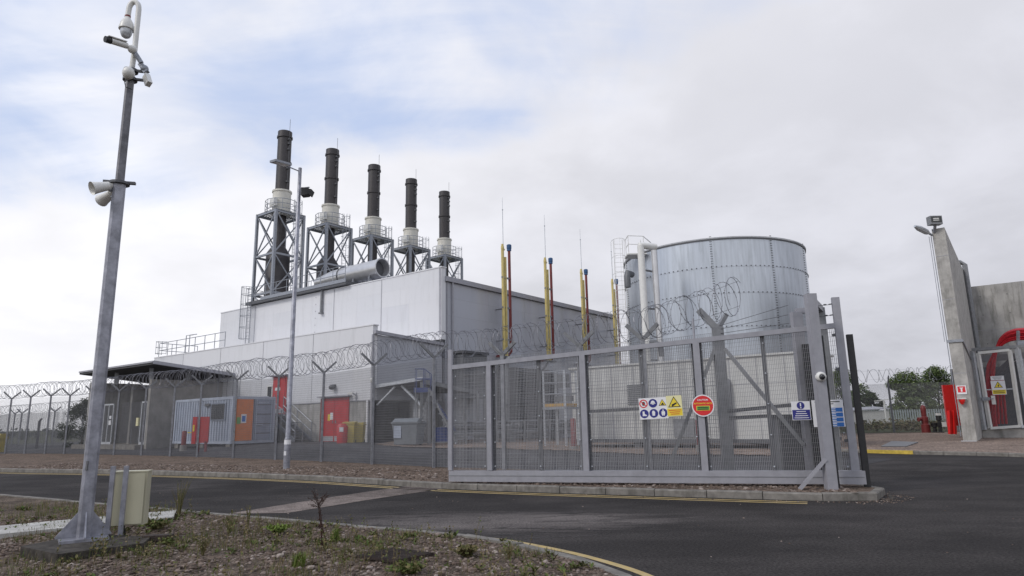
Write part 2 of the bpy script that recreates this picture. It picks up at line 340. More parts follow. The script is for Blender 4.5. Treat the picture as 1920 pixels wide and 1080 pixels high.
NEAR = spline([(-60, 40), (-30, 24.2), (-16, 17.2), (-10.96, 14.45), (-7.79, 12.5), (-5.84, 11.3), (-4.05, 10.2), (-2.49, 9.25), (-1.11, 8.45), (-.35, 7.9), (.2, 7.3), (.6, 6.7), (.92, 6.0), (1.1, 5.0), (1.15, 3.5), (1.15, 0), (1.15, -8)])
FAR = spline([(-60, 44), (-30, 29.5), (-17.38, 23.01), (-12.62, 21.0), (-8.42, 18.9), (-4.87, 16.8), (-1.31, 14.1), (2.22, 12.25), (5.0, 10.95), (5.6, 10.9), (6.05, 11.2), (6.25, 11.8), (6.2, 12.5), (6.0, 13.3)])
def band(mb, line, d0, d1, z0, z1, skip=0):
    a, b = offs(line, d0), offs(line, d1)
    for i in range(len(line)-1):
        mb.prism([(*a[i], z0), (*a[i+1], z0), (*b[i+1], z0), (*b[i], z0)], (0, 0, z1-z0))
    return mb
def kerbstones(name, line, d0, d1, z1, m, label):
    # walk the line and lay separate 0.9 m stones with open joints
    mb = MB(); P = [V((*p, 0)) for p in line]; out = [P[0]]; acc = 0
    for i in range(len(P)-1):
        seg = (P[i+1]-P[i]).length; pos = 0
        while acc+seg-pos >= .9:
            pos += .9-acc; acc = 0; out.append(P[i].lerp(P[i+1], pos/seg))
        acc += seg-pos
    out.append(P[-1])
    ln = [(p.x, p.y) for p in out]; a, b = offs(ln, d0), offs(ln, d1)
    for i in range(len(ln)-1):
        e = .007
        def lp(p, q, u): return (p[0]+(q[0]-p[0])*u, p[1]+(q[1]-p[1])*u)
        dz = rnd(-.006, .006); dj = rnd(-.006, .006)
        c = [lp(a[i], a[i+1], e), lp(a[i], a[i+1], 1-e), lp(b[i], b[i+1], 1-e), lp(b[i], b[i+1], e)]
        top = z1+dz; ch = .018
        n_ = V((c[3][0]-c[0][0], c[3][1]-c[0][1], 0)).normalized()
        lo = [(*q, -.02) for q in c]; mid = [(c[0][0], c[0][1], top-ch), (c[1][0], c[1][1], top-ch)]
        tp = [(c[0][0]+n_.x*ch, c[0][1]+n_.y*ch, top), (c[1][0]+n_.x*ch, c[1][1]+n_.y*ch, top), (*c[2], top), (*c[3], top)]
        mb.add(lo+mid+tp, [(0, 1, 5, 4), (4, 5, 7, 6), (6, 7, 8, 9), (1, 2, 8, 7, 5), (3, 0, 4, 6, 9), (2, 3, 9, 8)])
    return struct(mb.build(name, m), label, 'kerb')
kerbstones('kerb', NEAR, .0, -.13, .075, 'kerb', 'curving weathered kerb edging the stony foreground verge')
kerbstones('kerb', FAR, .0, .14, .12, 'kerb', 'concrete kerb along the far side of the road under the gate')
# foreground verge
vz = .062
vp = [p for p in offs(NEAR, -.12)]
def vheight(x, y): return vz+.03*mnoise.noise((x*.9, y*.9, 0))+.014*mnoise.noise((x*4, y*4, 3))
mb = MB()
def inside(x, y, poly):
    c = False; n = len(poly); j = n-1
    for i in range(n):
        if (poly[i][1] > y) != (poly[j][1] > y) and x < (poly[j][0]-poly[i][0])*(y-poly[i][1])/(poly[j][1]-poly[i][1])+poly[i][0]: c = not c
        j = i
    return c
VPOLY = vp+[(-60, -8)]
# strips from the kerb line towards the left so the sheet follows the kerb exactly
rows = []
for p in vp:
    row = [(p[0]-(60*(k/40)**2.2), p[1]-(k/40)**2.2*0) for k in range(41)]
    rows.append([(x, y, vheight(x, y) if k > 0 else vz+.004) for k, (x, y) in enumerate(row)])
n = 41
mb.add([q for r in rows for q in r], [(i*n+j, i*n+j+1, (i+1)*n+j+1, (i+1)*n+j) for i in range(len(rows)-1) for j in range(n-1)])
struct(mb.build('verge', 'gravel_near', smooth=60), 'stony foreground verge with weeds inside the curving kerb', 'verge')
# far verge between kerb and fence
P_L = [F0+FD*u for u in range(-12, 62, 2)]
fk = offs(FAR, .13)
mb = MB()
top = [V((-60, 51, 0))]+FPTS[::-1]+[V((-.3, 17.9, 0)), V((1.5, 16.3, 0)), V((3.1, 14.8, 0)), V((4.25, 13.8, 0)), V((5.6, 13.4, 0))]
pts = [(p.x+.2*FN.x, p.y+.2*FN.y, .112) for p in top]
mb.poly([(x, y, .112) for x, y in reversed(fk)]+[p for p in pts])
struct(mb.build('verge', 'gravel'), 'brown gravel verge between the far kerb and the mesh fence', 'verge')
# yard behind the fence
mb = MB(); ss = [0.15, .6, 1.2, 2, 3, 4, 5, 7, 10, 14, 19, 25, 32, 40, 50]
ul = [V((4.6, 13.45, 0)), V((3.1, 14.7, 0)), V((1.5, 16.0, 0)), V((-.3, 17.6, 0))]+FPTS+[V((-60, 51, 0))]
g = [((p+FN*q).x, (p+FN*q).y, yz((p+FN*q).x, (p+FN*q).y)+.006) for p in ul for q in ss]
n = len(ss)
mb.add(g, [(i*n+j, (i+1)*n+j, (i+1)*n+j+1, i*n+j+1) for i in range(len(ul)-1) for j in range(n-1) if g[i*n+j+1][0] < 13.5])
struct(mb.build('yard', 'asphalt_yard', smooth=60), 'grey asphalt yard rising gently behind the mesh fence', 'yard')
# gravel beds in the yard, laid a little above the asphalt
def bed(name, fn, m, label, x0, x1, y0, y1, st=.5, lift=.035):
    mb = MB(); nx = int((x1-x0)/st); ny = int((y1-y0)/st); ids = {}
    def vid(i, j):
        if (i, j) not in ids:
            x, y = x0+i*st, y0+j*st; ids[(i, j)] = len(mb.v); mb.v.append((x, y, yz(x, y)+lift))
        return ids[(i, j)]
    for i in range(nx):
        for j in range(ny):
            if fn(x0+(i+.5)*st, y0+(j+.5)*st): mb.f.append((vid(i, j), vid(i+1, j), vid(i+1, j+1), vid(i, j+1)))
    return struct(mb.build(name, m, smooth=60), label, 'gravel')
BED = [(-6.2, 31.0), (-4.5, 29.5), (-1, 28.7), (2, 27.6), (6, 24.8), (10, 22.5), (11.9, 24.5), (14, 60), (-3.6, 60), (-3.6, 40), (-6.6, 35.6), (-6.2, 31.0)]
bed('gravel_bed', lambda x, y: inside(x, y, BED), 'gravel_red', 'pinkish gravel bed round the plant beside the hall', -7, 14, 22, 60)
RK = spline([(11.2, 27.5), (11.6, 25.4), (12.1, 24.0), (12.9, 22.75), (13.5, 22.1), (14.3, 21.3), (14.9, 20.2), (16.2, 18.0), (18, 14)])
kerbstones('kerb', RK, 0, .14, .11, 'kerb', 'grey kerb in front of the concrete bay on the right')
rk = offs(RK, .13)
RB = rk+[(60, 14), (60, 62), (11.2, 62)]
o = MB().poly([(x, y, .1) for x, y in RB]).build('gravel_bed', 'gravel_red'); struct(o, 'pinkish gravel in front of the right concrete bay', 'gravel')
# rough grass beyond the right gravel
o = MB().poly([(x, y, .115) for x, y in [(12, 47.5), (22, 44.6), (27, 43.2), (60, 36), (60, 62), (12, 62)]]).build('grass_verge', 'field'); struct(o, 'rough grass strip at the boundary fence on the right', 'grass')
# yellow kerb face
yk = MB(); i0 = min(range(len(RK)), key=lambda i: abs(RK[i][0]-12.2)); i1 = min(range(len(RK)), key=lambda i: abs(RK[i][0]-13.15))
a, b = offs(RK, -.006), offs(RK, .12)
yk.add([(*a[i], 0.004) for i in range(i0, i1+1)]+[(*a[i], .118) for i in range(i0, i1+1)]+[(*b[i], .118) for i in range(i0, i1+1)],
       [(k, k+1, k+2+(i1-i0), k+1+(i1-i0)) for k in range(i1-i0)]+[(k+(i1-i0)+1, k+(i1-i0)+2, k+3+2*(i1-i0), k+2+2*(i1-i0)) for k in range(i1-i0)])
struct(yk.build('road_marking', 'yellow_kerb'), 'yellow painted length of kerb on the right', 'road marking')
# painted lines
def line_mark(line, d0, d1, z, m, label, name='road_marking'):
    a, b = offs(line, d0), offs(line, d1); k = len(line)
    o = MB().add([(*p, z) for p in a]+[(*p, z) for p in b], [(i, i+1, k+i+1, k+i) for i in range(k-1)]).build(name, m)
    return struct(o, label, 'road marking')
fl = [p for p in FAR if -40 < p[0] and p[1] > 10.8]; cut = max(i for i, p in enumerate(fl) if p[0] < 4.75); fl = fl[:cut+1]
line_mark(fl, -.18, -.26, .004, 'yellow_line', 'worn yellow line nearest the far kerb')
line_mark(fl, -.38, -.46, .004, 'yellow_line', 'second worn yellow line farther out from the far kerb')
line_mark([p for p in FAR if -30 < p[0] and p[1] > 10.8], -.001, -.07, .003, 'plinth', 'dark damp dirt gathered at the foot of the far kerb', 'gutter_dirt')
nl = [p for p in NEAR if p[0] > -1.0]
line_mark(nl, .2, .29, .004, 'yellow_line', 'yellow line curving round the foreground kerb')
nl2 = [p for p in NEAR if p[0] > -.1]
line_mark(nl2, .012, .06, .004, 'yellow_line', 'second yellow line tight against the foreground kerb')
sheet('road_patch', [gz(425, 964), gz(540, 962), gz(700, 936), gz(850, 914), gz(770, 911), gz(690, 922), gz(560, 942)], .004, 'strip', 'pinkish patched trench crossing the road', 'road')
def road_wear(m, patches):                   # frayed, paler wear in the asphalt surface, fixed to the road
    t = m.node_tree; L = t.links.new; b = t.nodes['Principled BSDF']; base = b.inputs['Base Color'].links[0].from_socket
    ge = nd(t, 'ShaderNodeNewGeometry')
    nz = nd(t, 'ShaderNodeTexNoise'); nz.inputs['Scale'].default_value = 2.6; nz.inputs['Detail'].default_value = 9; nz.inputs['Roughness'].default_value = .72; nz.inputs['Distortion'].default_value = .8
    mp = nd(t, 'ShaderNodeMapping'); mp.inputs['Rotation'].default_value = (0, 0, .45); mp.inputs['Scale'].default_value = (.55, 1.9, 1); L(ge.outputs['Position'], mp.inputs[0]); L(mp.outputs[0], nz.inputs['Vector'])
    tot = None
    for cx, cy, hx, hy, ang, amt in patches:
        m1 = nd(t, 'ShaderNodeMapping', vector_type='TEXTURE'); m1.inputs['Location'].default_value = (cx, cy, 0); m1.inputs['Rotation'].default_value = (0, 0, ang); m1.inputs['Scale'].default_value = (hx, hy, 1)
        L(ge.outputs['Position'], m1.inputs[0]); ln = nd(t, 'ShaderNodeVectorMath', operation='LENGTH'); L(m1.outputs[0], ln.inputs[0])
        a = nd(t, 'ShaderNodeMapRange', interpolation_type='SMOOTHSTEP'); L(ln.outputs['Value'], a.inputs[0]); a.inputs[1].default_value = 1.15; a.inputs[2].default_value = .25; a.inputs[4].default_value = amt
        if tot is None: tot = a.outputs[0]
        else:
            x = nd(t, 'ShaderNodeMath', operation='MAXIMUM'); L(tot, x.inputs[0]); L(a.outputs[0], x.inputs[1]); tot = x.outputs[0]
    ad = nd(t, 'ShaderNodeMath', operation='MULTIPLY_ADD'); L(tot, ad.inputs[0]); ad.inputs[1].default_value = .22; L(nz.outputs['Fac'], ad.inputs[2])
    th = nd(t, 'ShaderNodeMapRange'); L(ad.outputs[0], th.inputs[0]); th.inputs[1].default_value = .57; th.inputs[2].default_value = .68
    ml = nd(t, 'ShaderNodeMath', operation='MULTIPLY'); L(th.outputs[0], ml.inputs[0]); L(tot, ml.inputs[1])
    mx = nd(t, 'ShaderNodeMix', data_type='RGBA', blend_type='MULTIPLY'); L(ml.outputs[0], mx.inputs[0]); L(base, mx.inputs[6]); mx.inputs[7].default_value = (2.7, 2.65, 2.6, 1); L(mx.outputs[2], b.inputs['Base Color'])
road_wear(M['asphalt'], [(-.2, 9.55, 3.3, 1.35, -.08, 1), (-3.5, 12.9, 2.2, .8, -.5, .5), (-9, 16.2, 4, 1.3, -.5, .5), (7.5, 8.5, 2.5, 1.6, .3, .35), (11, 17, 4, 2, .8, .35)])
mb = MB(); k_ = 0
for px0, py0, px1, py1 in ((1000, 985, 1180, 975), (860, 1000, 1010, 1005), (1160, 962, 1340, 975), (620, 972, 800, 958), (980, 1010, 1120, 1004), (1400, 1000, 1560, 1040), (880, 968, 1080, 960)):
    a = gz(px0, py0); b_ = gz(px1, py1); pts = [a.lerp(b_, i/24)+V((0, .07*mnoise.noise((i*.5, px0, 0))+.03*mnoise.noise((i*1.7, px0, 4)), 0)) for i in range(25)]
    l1 = [(p.x, p.y+.004+.004*abs(mnoise.noise((i*.9, px0, 7))), .0055) for i, p in enumerate(pts)]; l0 = [(p.x, p.y-.004, .0055) for p in pts]
    mb.add(l0+l1, [(i, i+1, 26+i, 25+i) for i in range(24)])
struct(mb.build('road_crack', 'sign_black'), 'thin dark cracks wandering over the worn asphalt', 'road cracks')
slab('path', [gz(-60, 992, .1), gz(-60, 1008, .1), gz(325, 970, .1), gz(330, 957, .1), gz(200, 968, .1)], .02, .105, 'path', 'pale concrete path strip in the foreground verge', 'path')
# ------------------------------------------------------------------ fences
def wires(mb, p, q, z0a, z1a, z0b, z1b, sp=.0127, hs=.0762, r=.0021, hr=.5):
    # 358 mesh between two posts: three-sided wires
    p, q = V(p), V(q); d = (q-p); l = d.length; d = d/l; nrm = V((-d.y, d.x, 0)); k = int(l/sp)
    tri = [(d*math.cos(a)+nrm*math.sin(a))*r for a in (math.pi/2, math.pi*7/6, math.pi*11/6)]
    for i in range(k+1):
        u = i/k; b = p+d*(l*u); z0 = z0a+(z0b-z0a)*u; z1 = z1a+(z1b-z1a)*u
        n = len(mb.v)
        for z in (z0, z1): mb.v += [(b.x+w.x, b.y+w.y, z) for w in tri]
        mb.f += [(n, n+1, n+4, n+3), (n+1, n+2, n+5, n+4), (n+2, n, n+3, n+5)]
    h = int((z1a-z0a)/hs)
    for i in range(h+1):
        u = i/h; za = z0a+(z1a-z0a)*u; zb = z0b+(z1b-z0b)*u; n = len(mb.v); o = nrm*(r*2)
        rh = r*hr
        for b, z in ((p, za), (q, zb)): mb.v += [(b.x+o.x, b.y+o.y, z-rh), (b.x+o.x+nrm.x*rh*2, b.y+o.y+nrm.y*rh*2, z), (b.x+o.x, b.y+o.y, z+rh)]
        mb.f += [(n, n+1, n+4, n+3), (n+1, n+2, n+5, n+4), (n+2, n, n+3, n+5)]
    return mb
def coil(mb, path, R, pitch, r=.008, barbs=True, seed=0, loops_off=0.0):
    rg = random.Random(seed); P = [V(p) for p in path]
    cum = [0]
    for i in range(len(P)-1): cum.append(cum[-1]+(P[i+1]-P[i]).length)
    def at(s):
        s = max(0, min(cum[-1]-1e-4, s))
        for i in range(len(P)-1):
            if cum[i+1] >= s: return P[i].lerp(P[i+1], (s-cum[i])/(cum[i+1]-cum[i])), (P[i+1]-P[i]).normalized()
    s = 0; nseg = 18; ls = cum[-1]
    for hand in (1, -1):
        pts = []; s = 0; ph = rg.random()*6
        k = 0
        while s < ls:
            c, d = at(s); n_ = V((-d.y, d.x, 0)).normalized(); up = n_.cross(d)*-1
            a = ph+hand*2*math.pi*k/nseg
            rr = R*(1+.17*mnoise.noise((s*1.3, seed, 0)))
            dd = d*(.2*mnoise.noise((s*2.0, seed, 5)))
            pts.append(c+n_*(math.cos(a)*rr)+V((0, 0, 1))*(math.sin(a)*rr-.06*max(0, mnoise.noise((s*.5, seed, 9))))+dd)
            s += pitch/nseg*(1+.5*mnoise.noise((s*.8, seed, 2+hand))); k += 1
        mb.tube(pts, r, 3, False)
        if barbs:
            for i in range(1, len(pts)-1, 1):
                p = pts[i]; a = V((rg.uniform(-1, 1), rg.uniform(-1, 1), rg.uniform(-1, 1))).normalized()*.022
                b = (pts[i+1]-p).normalized()*.012
                mb.poly([p+a, p+b, p-a, p-b])
    for dz, dn in ((-.25, 0), (.3, 0)):
        mb.tube([p+Z*dz*R/.4 for p in P], .004, 3, False)
    return mb
def ypost(parent, p, z0, zj, out, arm=.5, w=.075, name='post', m='post', spread=.72):
    # square post with two arms making a Y across the fence
    mb = MB(); mb.box((p[0], p[1], (z0+zj)/2), (w, w, zj-z0), (out, V((-out.y, out.x, 0)), Z)); o = mb.build(name, m, parent)
    for s in (1, -1):
        b = MB(); j = V((p[0], p[1], zj-.02)); e = j+out*(s*arm*spread)+Z*(arm*.70)
        b.beam(j, e, w, w*.9); b.build('arm', 'mid', o)
    return o
# main boundary fence, left of and behind the gate
fence = thing('security_fence', (F0.x, F0.y, .11), 'long grey mesh fence with Y topped posts and razor wire left of the gate', 'fence')
posts = FPTS[::-1]
zt = 3.17
rt = [(V((-.3, 17.75, 0)), 3.10), (V((1.62, 16.25, 0)), 3.14), (V((2.98, 15.15, 0)), 3.14), (V((4.22, 13.55, 0)), 3.12)]
allp = [(p, zt+.03*math.sin(i*1.7)) for i, p in enumerate(posts)]+rt
for i, (p, zj) in enumerate(allp):
    out = V((.93, .37, 0)) if i < 17 else V((.97, -.24, 0))
    if i == len(allp)-1: continue
    ypost(fence, p, .1, zj, out, .56 if i < 17 else .5, .072 if i < 17 else .1)
for i in range(len(allp)-1):
    (p, za), (q, zb) = allp[i], allp[i+1]
    d = (q-p).normalized()
    o = V((-d.y, d.x, 0))*.05
    wires(MB(), p+o, q+o, .14, za-.06, .14, zb-.06, sp=.05, hs=.0762, r=.0062 if i > 13 else .0052 if i > 10 else .0036).build('mesh_panel', 'wire', fence)
cp = [V((p.x, p.y, zj+.36+.05*mnoise.noise((i*.7, 4, 1)))) for i, (p, zj) in enumerate(allp[:-1])]
cp.append(V((4.05, 13.8, 3.62))); cp.append(V((4.62, 13.25, 3.78)))
k0 = 14
coil(MB(), cp[:k0+1], .38, .33, .0062, True, 3).build('razor_coil', 'razor', fence)
coil(MB(), cp[k0:], .37, .36, .0058, True, 8).build('razor_coil', 'razor', fence)
# heavy corner post with its two diagonal stays
cpz = 3.16; cpp = V((4.22, 13.55, 0))
b = MB(); b.box((cpp.x, cpp.y, (.1+cpz)/2), (.2, .16, cpz-.1)); cpo = b.build('corner_post', 'mid', fence)
for e, w in ((V((-.33, .1, .43)), .14), (V((.22, .05, .32)), .09)):
    b = MB(); b.beam(cpp+Z*(cpz-.05), cpp+Z*(cpz-.05)+e, w, w*.9); b.build('arm', 'mid', cpo)
for q in (aty(1256, 870, 13.9), aty(1508, 835, 12.75)):
    b = MB(); s_ = cpp+Z*2.7+(V((q.x, q.y, 0))-cpp)*.08; b.beam(s_, q, .07, .07); b.build('stay', 'mid', fence)
for q, s_ in ((aty(1098, 772, 15.9), aty(1222, 765, 14.95)), (aty(1365, 771, 13.5), aty(1560, 752, 12.6)), (aty(1368, 784, 13.5), aty(1440, 780, 13.2))):
    b = MB(); b.beam(q, s_, .07, .07); b.build('rail', 'dark', fence)
# post with barbed wires at the closing end of the fence
b = MB()
for k, (px, py, qx, qy) in enumerate([(1345, 612, 1478, 572), (1345, 618, 1478, 590), (1345, 626, 1480, 606)]):
    b.tube([aty(px, py, 13.5), aty(qx, qy, 12.9)], .006, 3, False)
b.build('barbed_wire', 'razor', fence)
# ------------------------------------------------------------------ sliding gate
GL, GR = V((-1.36, 14.2, 0)), V((5.86, 11.92, 0)); gd = (GR-GL).normalized(); gn = V((gd.y, -gd.x, 0))   # gn points to the road
GLEN = (GR-GL).length+.06
def gu(px, py, off=0):
    q = onpl(px, py, GL+gn*off, gn); return (q-GL).dot(gd), q.z
def GP(u, z, off=0): return GL+gd*u+gn*off+Z*z
gax = (gd, gn, Z)
gate = thing('sliding_gate', GP(GLEN/2, .12), 'wide grey sliding gate filled with fine mesh and hung with warning signs', 'gate')
topz = lambda u: 2.50+.45*u/GLEN
MB().add([GP(u, z, o) for u, z in ((0, .15), (GLEN+.12, .16), (GLEN+.12, .385), (0, .36)) for o in (.08, -.08)], [(0, 2, 4, 6), (1, 7, 5, 3), (0, 1, 3, 2), (2, 3, 5, 4), (4, 5, 7, 6), (6, 7, 1, 0)]).build('bottom_beam', 'gate', gate)
MB().beam(GP(0, .27, .082), GP(GLEN+.1, .28, .082), .012, .012).build('beam_seam', 'mid', gate)
MB().beam(GP(0.03, topz(0)-.01), GP(GLEN, topz(GLEN)-.02), .09, .09).build('top_rail', 'gate', gate)
uposts = [gu(845, 780)[0], gu(918, 780)[0], gu(1096, 780)[0], gu(1314, 770)[0], GLEN-.02]
for i, u in enumerate(uposts):
    z1 = 2.87 if i == 0 else (3.44 if i == 4 else topz(u)-.05)
    w = (.085, .1, .115, .12, .13)[i]
    MB().box(GP(u, (.37+z1)/2, .0), (w, .1, z1-.37), gax).build('upright', 'gate', gate)
MB().tube([GP(uposts[3]-.02, topz(uposts[3])), GP(uposts[3]-.02, topz(uposts[3])+.42)], .022, 5).build('stub_post', 'gate', gate)
umid = [gu(1011, 780)[0], gu(1208, 780)[0], gu(1440, 750)[0]]
for u in umid: MB().box(GP(u, (.37+topz(u)-.05)/2, -.06), (.08, .05, topz(u)-.42), gax).build('mesh_support', 'dark', gate)
for u in uposts[1:4]: MB().box(GP(u, (.37+topz(u)-.05)/2, -.075), (.2, .04, topz(u)-.42), gax).build('mesh_support', 'dark', gate)
for i in range(4):
    wires(MB(), GP(uposts[i]+.06, 0, -.035), GP(uposts[i+1]-.06, 0, -.035), .38, topz(uposts[i])-.05, .38, topz(uposts[i+1])-.05, sp=.0305, r=.0042).build('mesh_panel', 'wire_gate', gate)
bm_ = MB()
for u, us in [(uposts[0], (1,)), (uposts[1], (-1, 1)), (uposts[2], (-1, 1)), (uposts[3], (-1, 1))]+[(u, (0,)) for u in umid]+[(uposts[4], (-1,))]:
    for s in us:
        for k in range(5):
            z = .45+(topz(u)-.6-.35+.3)*k/4
            bm_.ball(GP(u+s*.11, z, .0), .016, 6, 4)
bm_.build('fixing_bolt', 'galv_light', gate)
MB().box(GP(GLEN+.14, (.12+2.75)/2, .0), (.1, .11, 2.63), gax).build('safety_edge', 'black', gate)
b = MB()
for k in range(4): b.beam(GP(GLEN-.14, 2.75-.62*k, .02), GP(GLEN-.02, 2.77-.62*k, .02), .03, .05)
b.build('hinge_lug', 'dark', gate)
b = MB()
for k, z in enumerate((3.32, 3.12, 2.93)):
    b.tube([GP(GLEN-.5, z-.02, 0), GP(GLEN-.05, z, 0)], .006, 4); b.ball(GP(GLEN-.2, z, 0), .022, 6, 4, (1.6, 1, .7)); b.beam(GP(GLEN-.14, z, 0), GP(GLEN-.05, z+.01, 0), .02, .02)
b.build('barbed_spikes', 'dark', gate)
# portal the gate slides through
pf = V((5.06, 11.42, 0)); pr = V((5.02, 12.95, 0))
port = thing('gate_portal', (pf.x, pf.y, .12), 'tall grey portal frame standing astride the right end of the sliding gate', 'gate frame')
MB().box((5.26, 11.5, 1.78), (.17, .15, 3.32)).build('front_post', 'gate', port)
r1, r2 = aty(1491, 575, 12.8), aty(1536, 575, 12.75)
MB().box((r1.x, r1.y, 1.72), (.19, .15, 3.2)).build('rear_post', 'gate', port)
MB().box((r2.x, r2.y, 1.74), (.14, .15, 3.3)).build('rear_post', 'mid', port)
MB().beam((5.26, 11.58, 3.38), (r2.x, r2.y, 3.36), .14, .12).build('cross_bar', 'gate', port)
MB().beam((r1.x, r1.y, 3.34), (r2.x, r2.y, 3.36), .12, .1).build('cross_bar', 'gate', port)
wires(MB(), (r1.x, r1.y, 0), (r2.x, r2.y, 0), .4, 3.3, .4, 3.3, r=.0028).build('mesh_panel', 'wire', port)
MB().box((5.43, 11.7, 1.42), (.1, .1, 2.6)).build('safety_edge', 'black', port)
MB().box((5.56, 12.6, 1.42), (.1, .1, 2.5)).build('safety_edge', 'black', port)
MB().beam((5.2, 11.45, .62), (4.78, 11.62, .12), .08, .06).build('brace', 'gate', port)
# gate motor cabinet behind the mesh
c_ = aty(1527, 800, 12.95); mc = thing('gate_motor_cabinet', (5.35, 13.3, .1), 'dark grey motor cabinet behind the right end of the gate', 'cabinet')
MB().box((5.42, 13.35, .72), (.62, .4, 1.2)).build('body', 'mid', mc)
MB().box((5.42, 13.145, .72), (.54, .012, 1.08)).build('door', 'dark', mc)
MB().box((5.42, 13.35, 1.34), (.68, .46, .05)).build('lid', 'dark', mc)
c_ = aty(1540, 706, 11.4)
dc = thing('dome_camera', c_, 'small white dome camera fixed to the gate portal post', 'camera')
MB().lathe(c_+V((0, .05, 0)), [(.085, 0), (.085, .03), (.08, .075), (.06, .095)], 16, V((-.05, -1, -.05))).build('housing', 'white', dc, smooth=40)
MB().ball(c_+V((-.008, -.045, -.01)), .05, 12, 8).build('lens_dome', 'lens', dc, smooth=60)
# ------------------------------------------------------------------ signs
def disc(mb, c, xa, ya, r, n=28, r2=None):
    pts = [c+xa*(math.cos(2*math.pi*i/n)*r)+ya*(math.sin(2*math.pi*i/n)*r) for i in range(n)]
    if r2 is None: mb.poly(pts)
    else:
        p2 = [c+xa*(math.cos(2*math.pi*i/n)*r2)+ya*(math.sin(2*math.pi*i/n)*r2) for i in range(n)]
        mb.add(pts+p2, [(i, (i+1) % n, n+(i+1) % n, n+i) for i in range(n)])
    return mb
def panel(mb, c, xa, ya, w, h, th, n_): return mb.box(c-n_*(th/2), (w, h, th), (xa, ya, n_))
class Sign:
    def __init__(s, name, c, xa, ya, label, cat='sign', group=None):
        s.c, s.xa, s.ya = V(c), xa, ya; s.n = xa.cross(ya); s.root = thing(name, c, label, cat, group); s.lay = 0
    def P(s, x, y, l=1): return s.c+s.xa*x+s.ya*y+s.n*(.0025*l)
    def plate(s, w, h, m, th=.006): return panel(MB(), s.c, s.xa, s.ya, w, h, th, s.n).build('plate', m, s.root)
    def rect(s, name, x, y, w, h, m, l=1): return MB().poly([s.P(x-w/2, y-h/2, l), s.P(x+w/2, y-h/2, l), s.P(x+w/2, y+h/2, l), s.P(x-w/2, y+h/2, l)]).build(name, m, s.root)
    def disc(s, name, x, y, r, m, l=1, r2=None): return disc(MB(), s.P(x, y, l), s.xa, s.ya, r, 28, r2).build(name, m, s.root)
    def shape(s, name, pts, m, l=1): return MB().poly([s.P(x, y, l) for x, y in pts]).build(name, m, s.root)
    def tri(s, x, y, r, l=1, sym=True):
        q = lambda k: [(x+math.sin(2*math.pi*i/3)*r*k, y+math.cos(2*math.pi*i/3)*r*k) for i in (0, 2, 1)]
        s.shape('warning_border', q(1), 'sign_black', l); s.shape('warning_face', q(.8), 'sign_yellow', l+1)
    def text(s, name, st, x, y, w, m, l=1, bold=0): return text(name, st, w, s.P(x, y, l), s.xa, s.ya, m, s.root, bold)
def sgn_on_gate(px, py, off=.075): u, z = gu(px, py, off); return GP(u, z, off)
tilt = lambda a: (gd*math.cos(a)+Z*math.sin(a), Z*math.cos(a)-gd*math.sin(a))
xa, ya = tilt(.035)
c_ = sgn_on_gate(1225, 765.5); wdt = gu(1252, 765)[0]-gu(1199, 765)[0]; hgt = .40
s = Sign('safety_sign', c_, xa, ya, 'white board of six safety pictograms on the gate mesh')
s.plate(wdt, hgt, 'sign_white')
dx = wdt/3
for (i, j) in ((0, 1), (1, 1), (0, 0), (1, 0), (2, 0)):
    x, y = (i-1)*dx, (.095 if j else -.095)
    if (i, j) == (0, 1):
        s.disc('prohibition_ring', x, y, .08, 'sign_red', 1, .06)
        s.shape('hand_symbol', [(x-.02, y-.035), (x+.02, y-.035), (x+.03, y+.01), (x+.02, y+.035), (x-.02, y+.035), (x-.03, y+.01)], 'sign_black', 1)
        s.shape('prohibition_bar', [(x-.055, y+.045), (x-.045, y+.055), (x+.055, y-.045), (x+.045, y-.055)], 'sign_red', 2)
    else:
        s.disc('mandatory_disc', x, y, .082, 'sign_blue')
        if (i, j) == (1, 1):
            s.disc('helmet_symbol', x, y+.012, .038, 'sign_white', 2); s.rect('helmet_symbol', x, y-.005, .1, .012, 'sign_white', 2)
        elif (i, j) == (0, 0): s.shape('boot_symbol', [(x-.03, y+.045), (x+.005, y+.045), (x+.008, y-.005), (x+.045, y-.025), (x+.045, y-.042), (x-.035, y-.042)], 'sign_white', 2)
        elif (i, j) == (1, 0): s.shape('glove_symbol', [(x-.025, y-.045), (x+.02, y-.045), (x+.028, y+.02), (x+.01, y+.05), (x-.022, y+.048), (x-.032, y+.01)], 'sign_white', 2)
        else:
            s.disc('person_symbol', x, y+.048, .014, 'sign_white', 2); s.shape('person_symbol', [(x-.03, y+.03), (x+.03, y+.03), (x+.035, y-.01), (x+.02, y-.055), (x+.004, y-.055), (x, y-.01), (x-.004, y-.055), (x-.02, y-.055), (x-.035, y-.01)], 'sign_white', 2)
s.tri(dx, .082, .082); s.shape('hazard_symbol', [(dx-.035, .055), (dx+.035, .055), (dx+.02, .08), (dx, .1), (dx-.015, .075)], 'sign_black', 3)
c2 = sgn_on_gate(1264.5, 761, .078); w2 = gu(1279, 761)[0]-gu(1250, 761)[0]
s = Sign('crush_warning_sign', c2, xa, ya, 'pale yellow warning sign with big black triangle on the gate mesh'); s.plate(w2, .385, 'sign_pale')
s.tri(0, .045, .135); s.shape('hand_symbol', [(-.05, .0), (-.035, -.012), (.05, .045), (.04, .065), (-.045, .03)], 'sign_black', 3)
s.rect('text_panel', 0, -.115, w2*.94, .13, 'sign_yellow', 1)
for k in range(3): s.rect('text_line', 0, -.08-.035*k, w2*(.8-.12*k), .012, 'sign_red', 2)
cr = sgn_on_gate(1318, 760.5, .082); rr = (gu(1339, 760)[0]-gu(1297, 760)[0])/2
s = Sign('caution_sign', cr, gd, Z, 'round red caution sign with white rim on a gate upright')
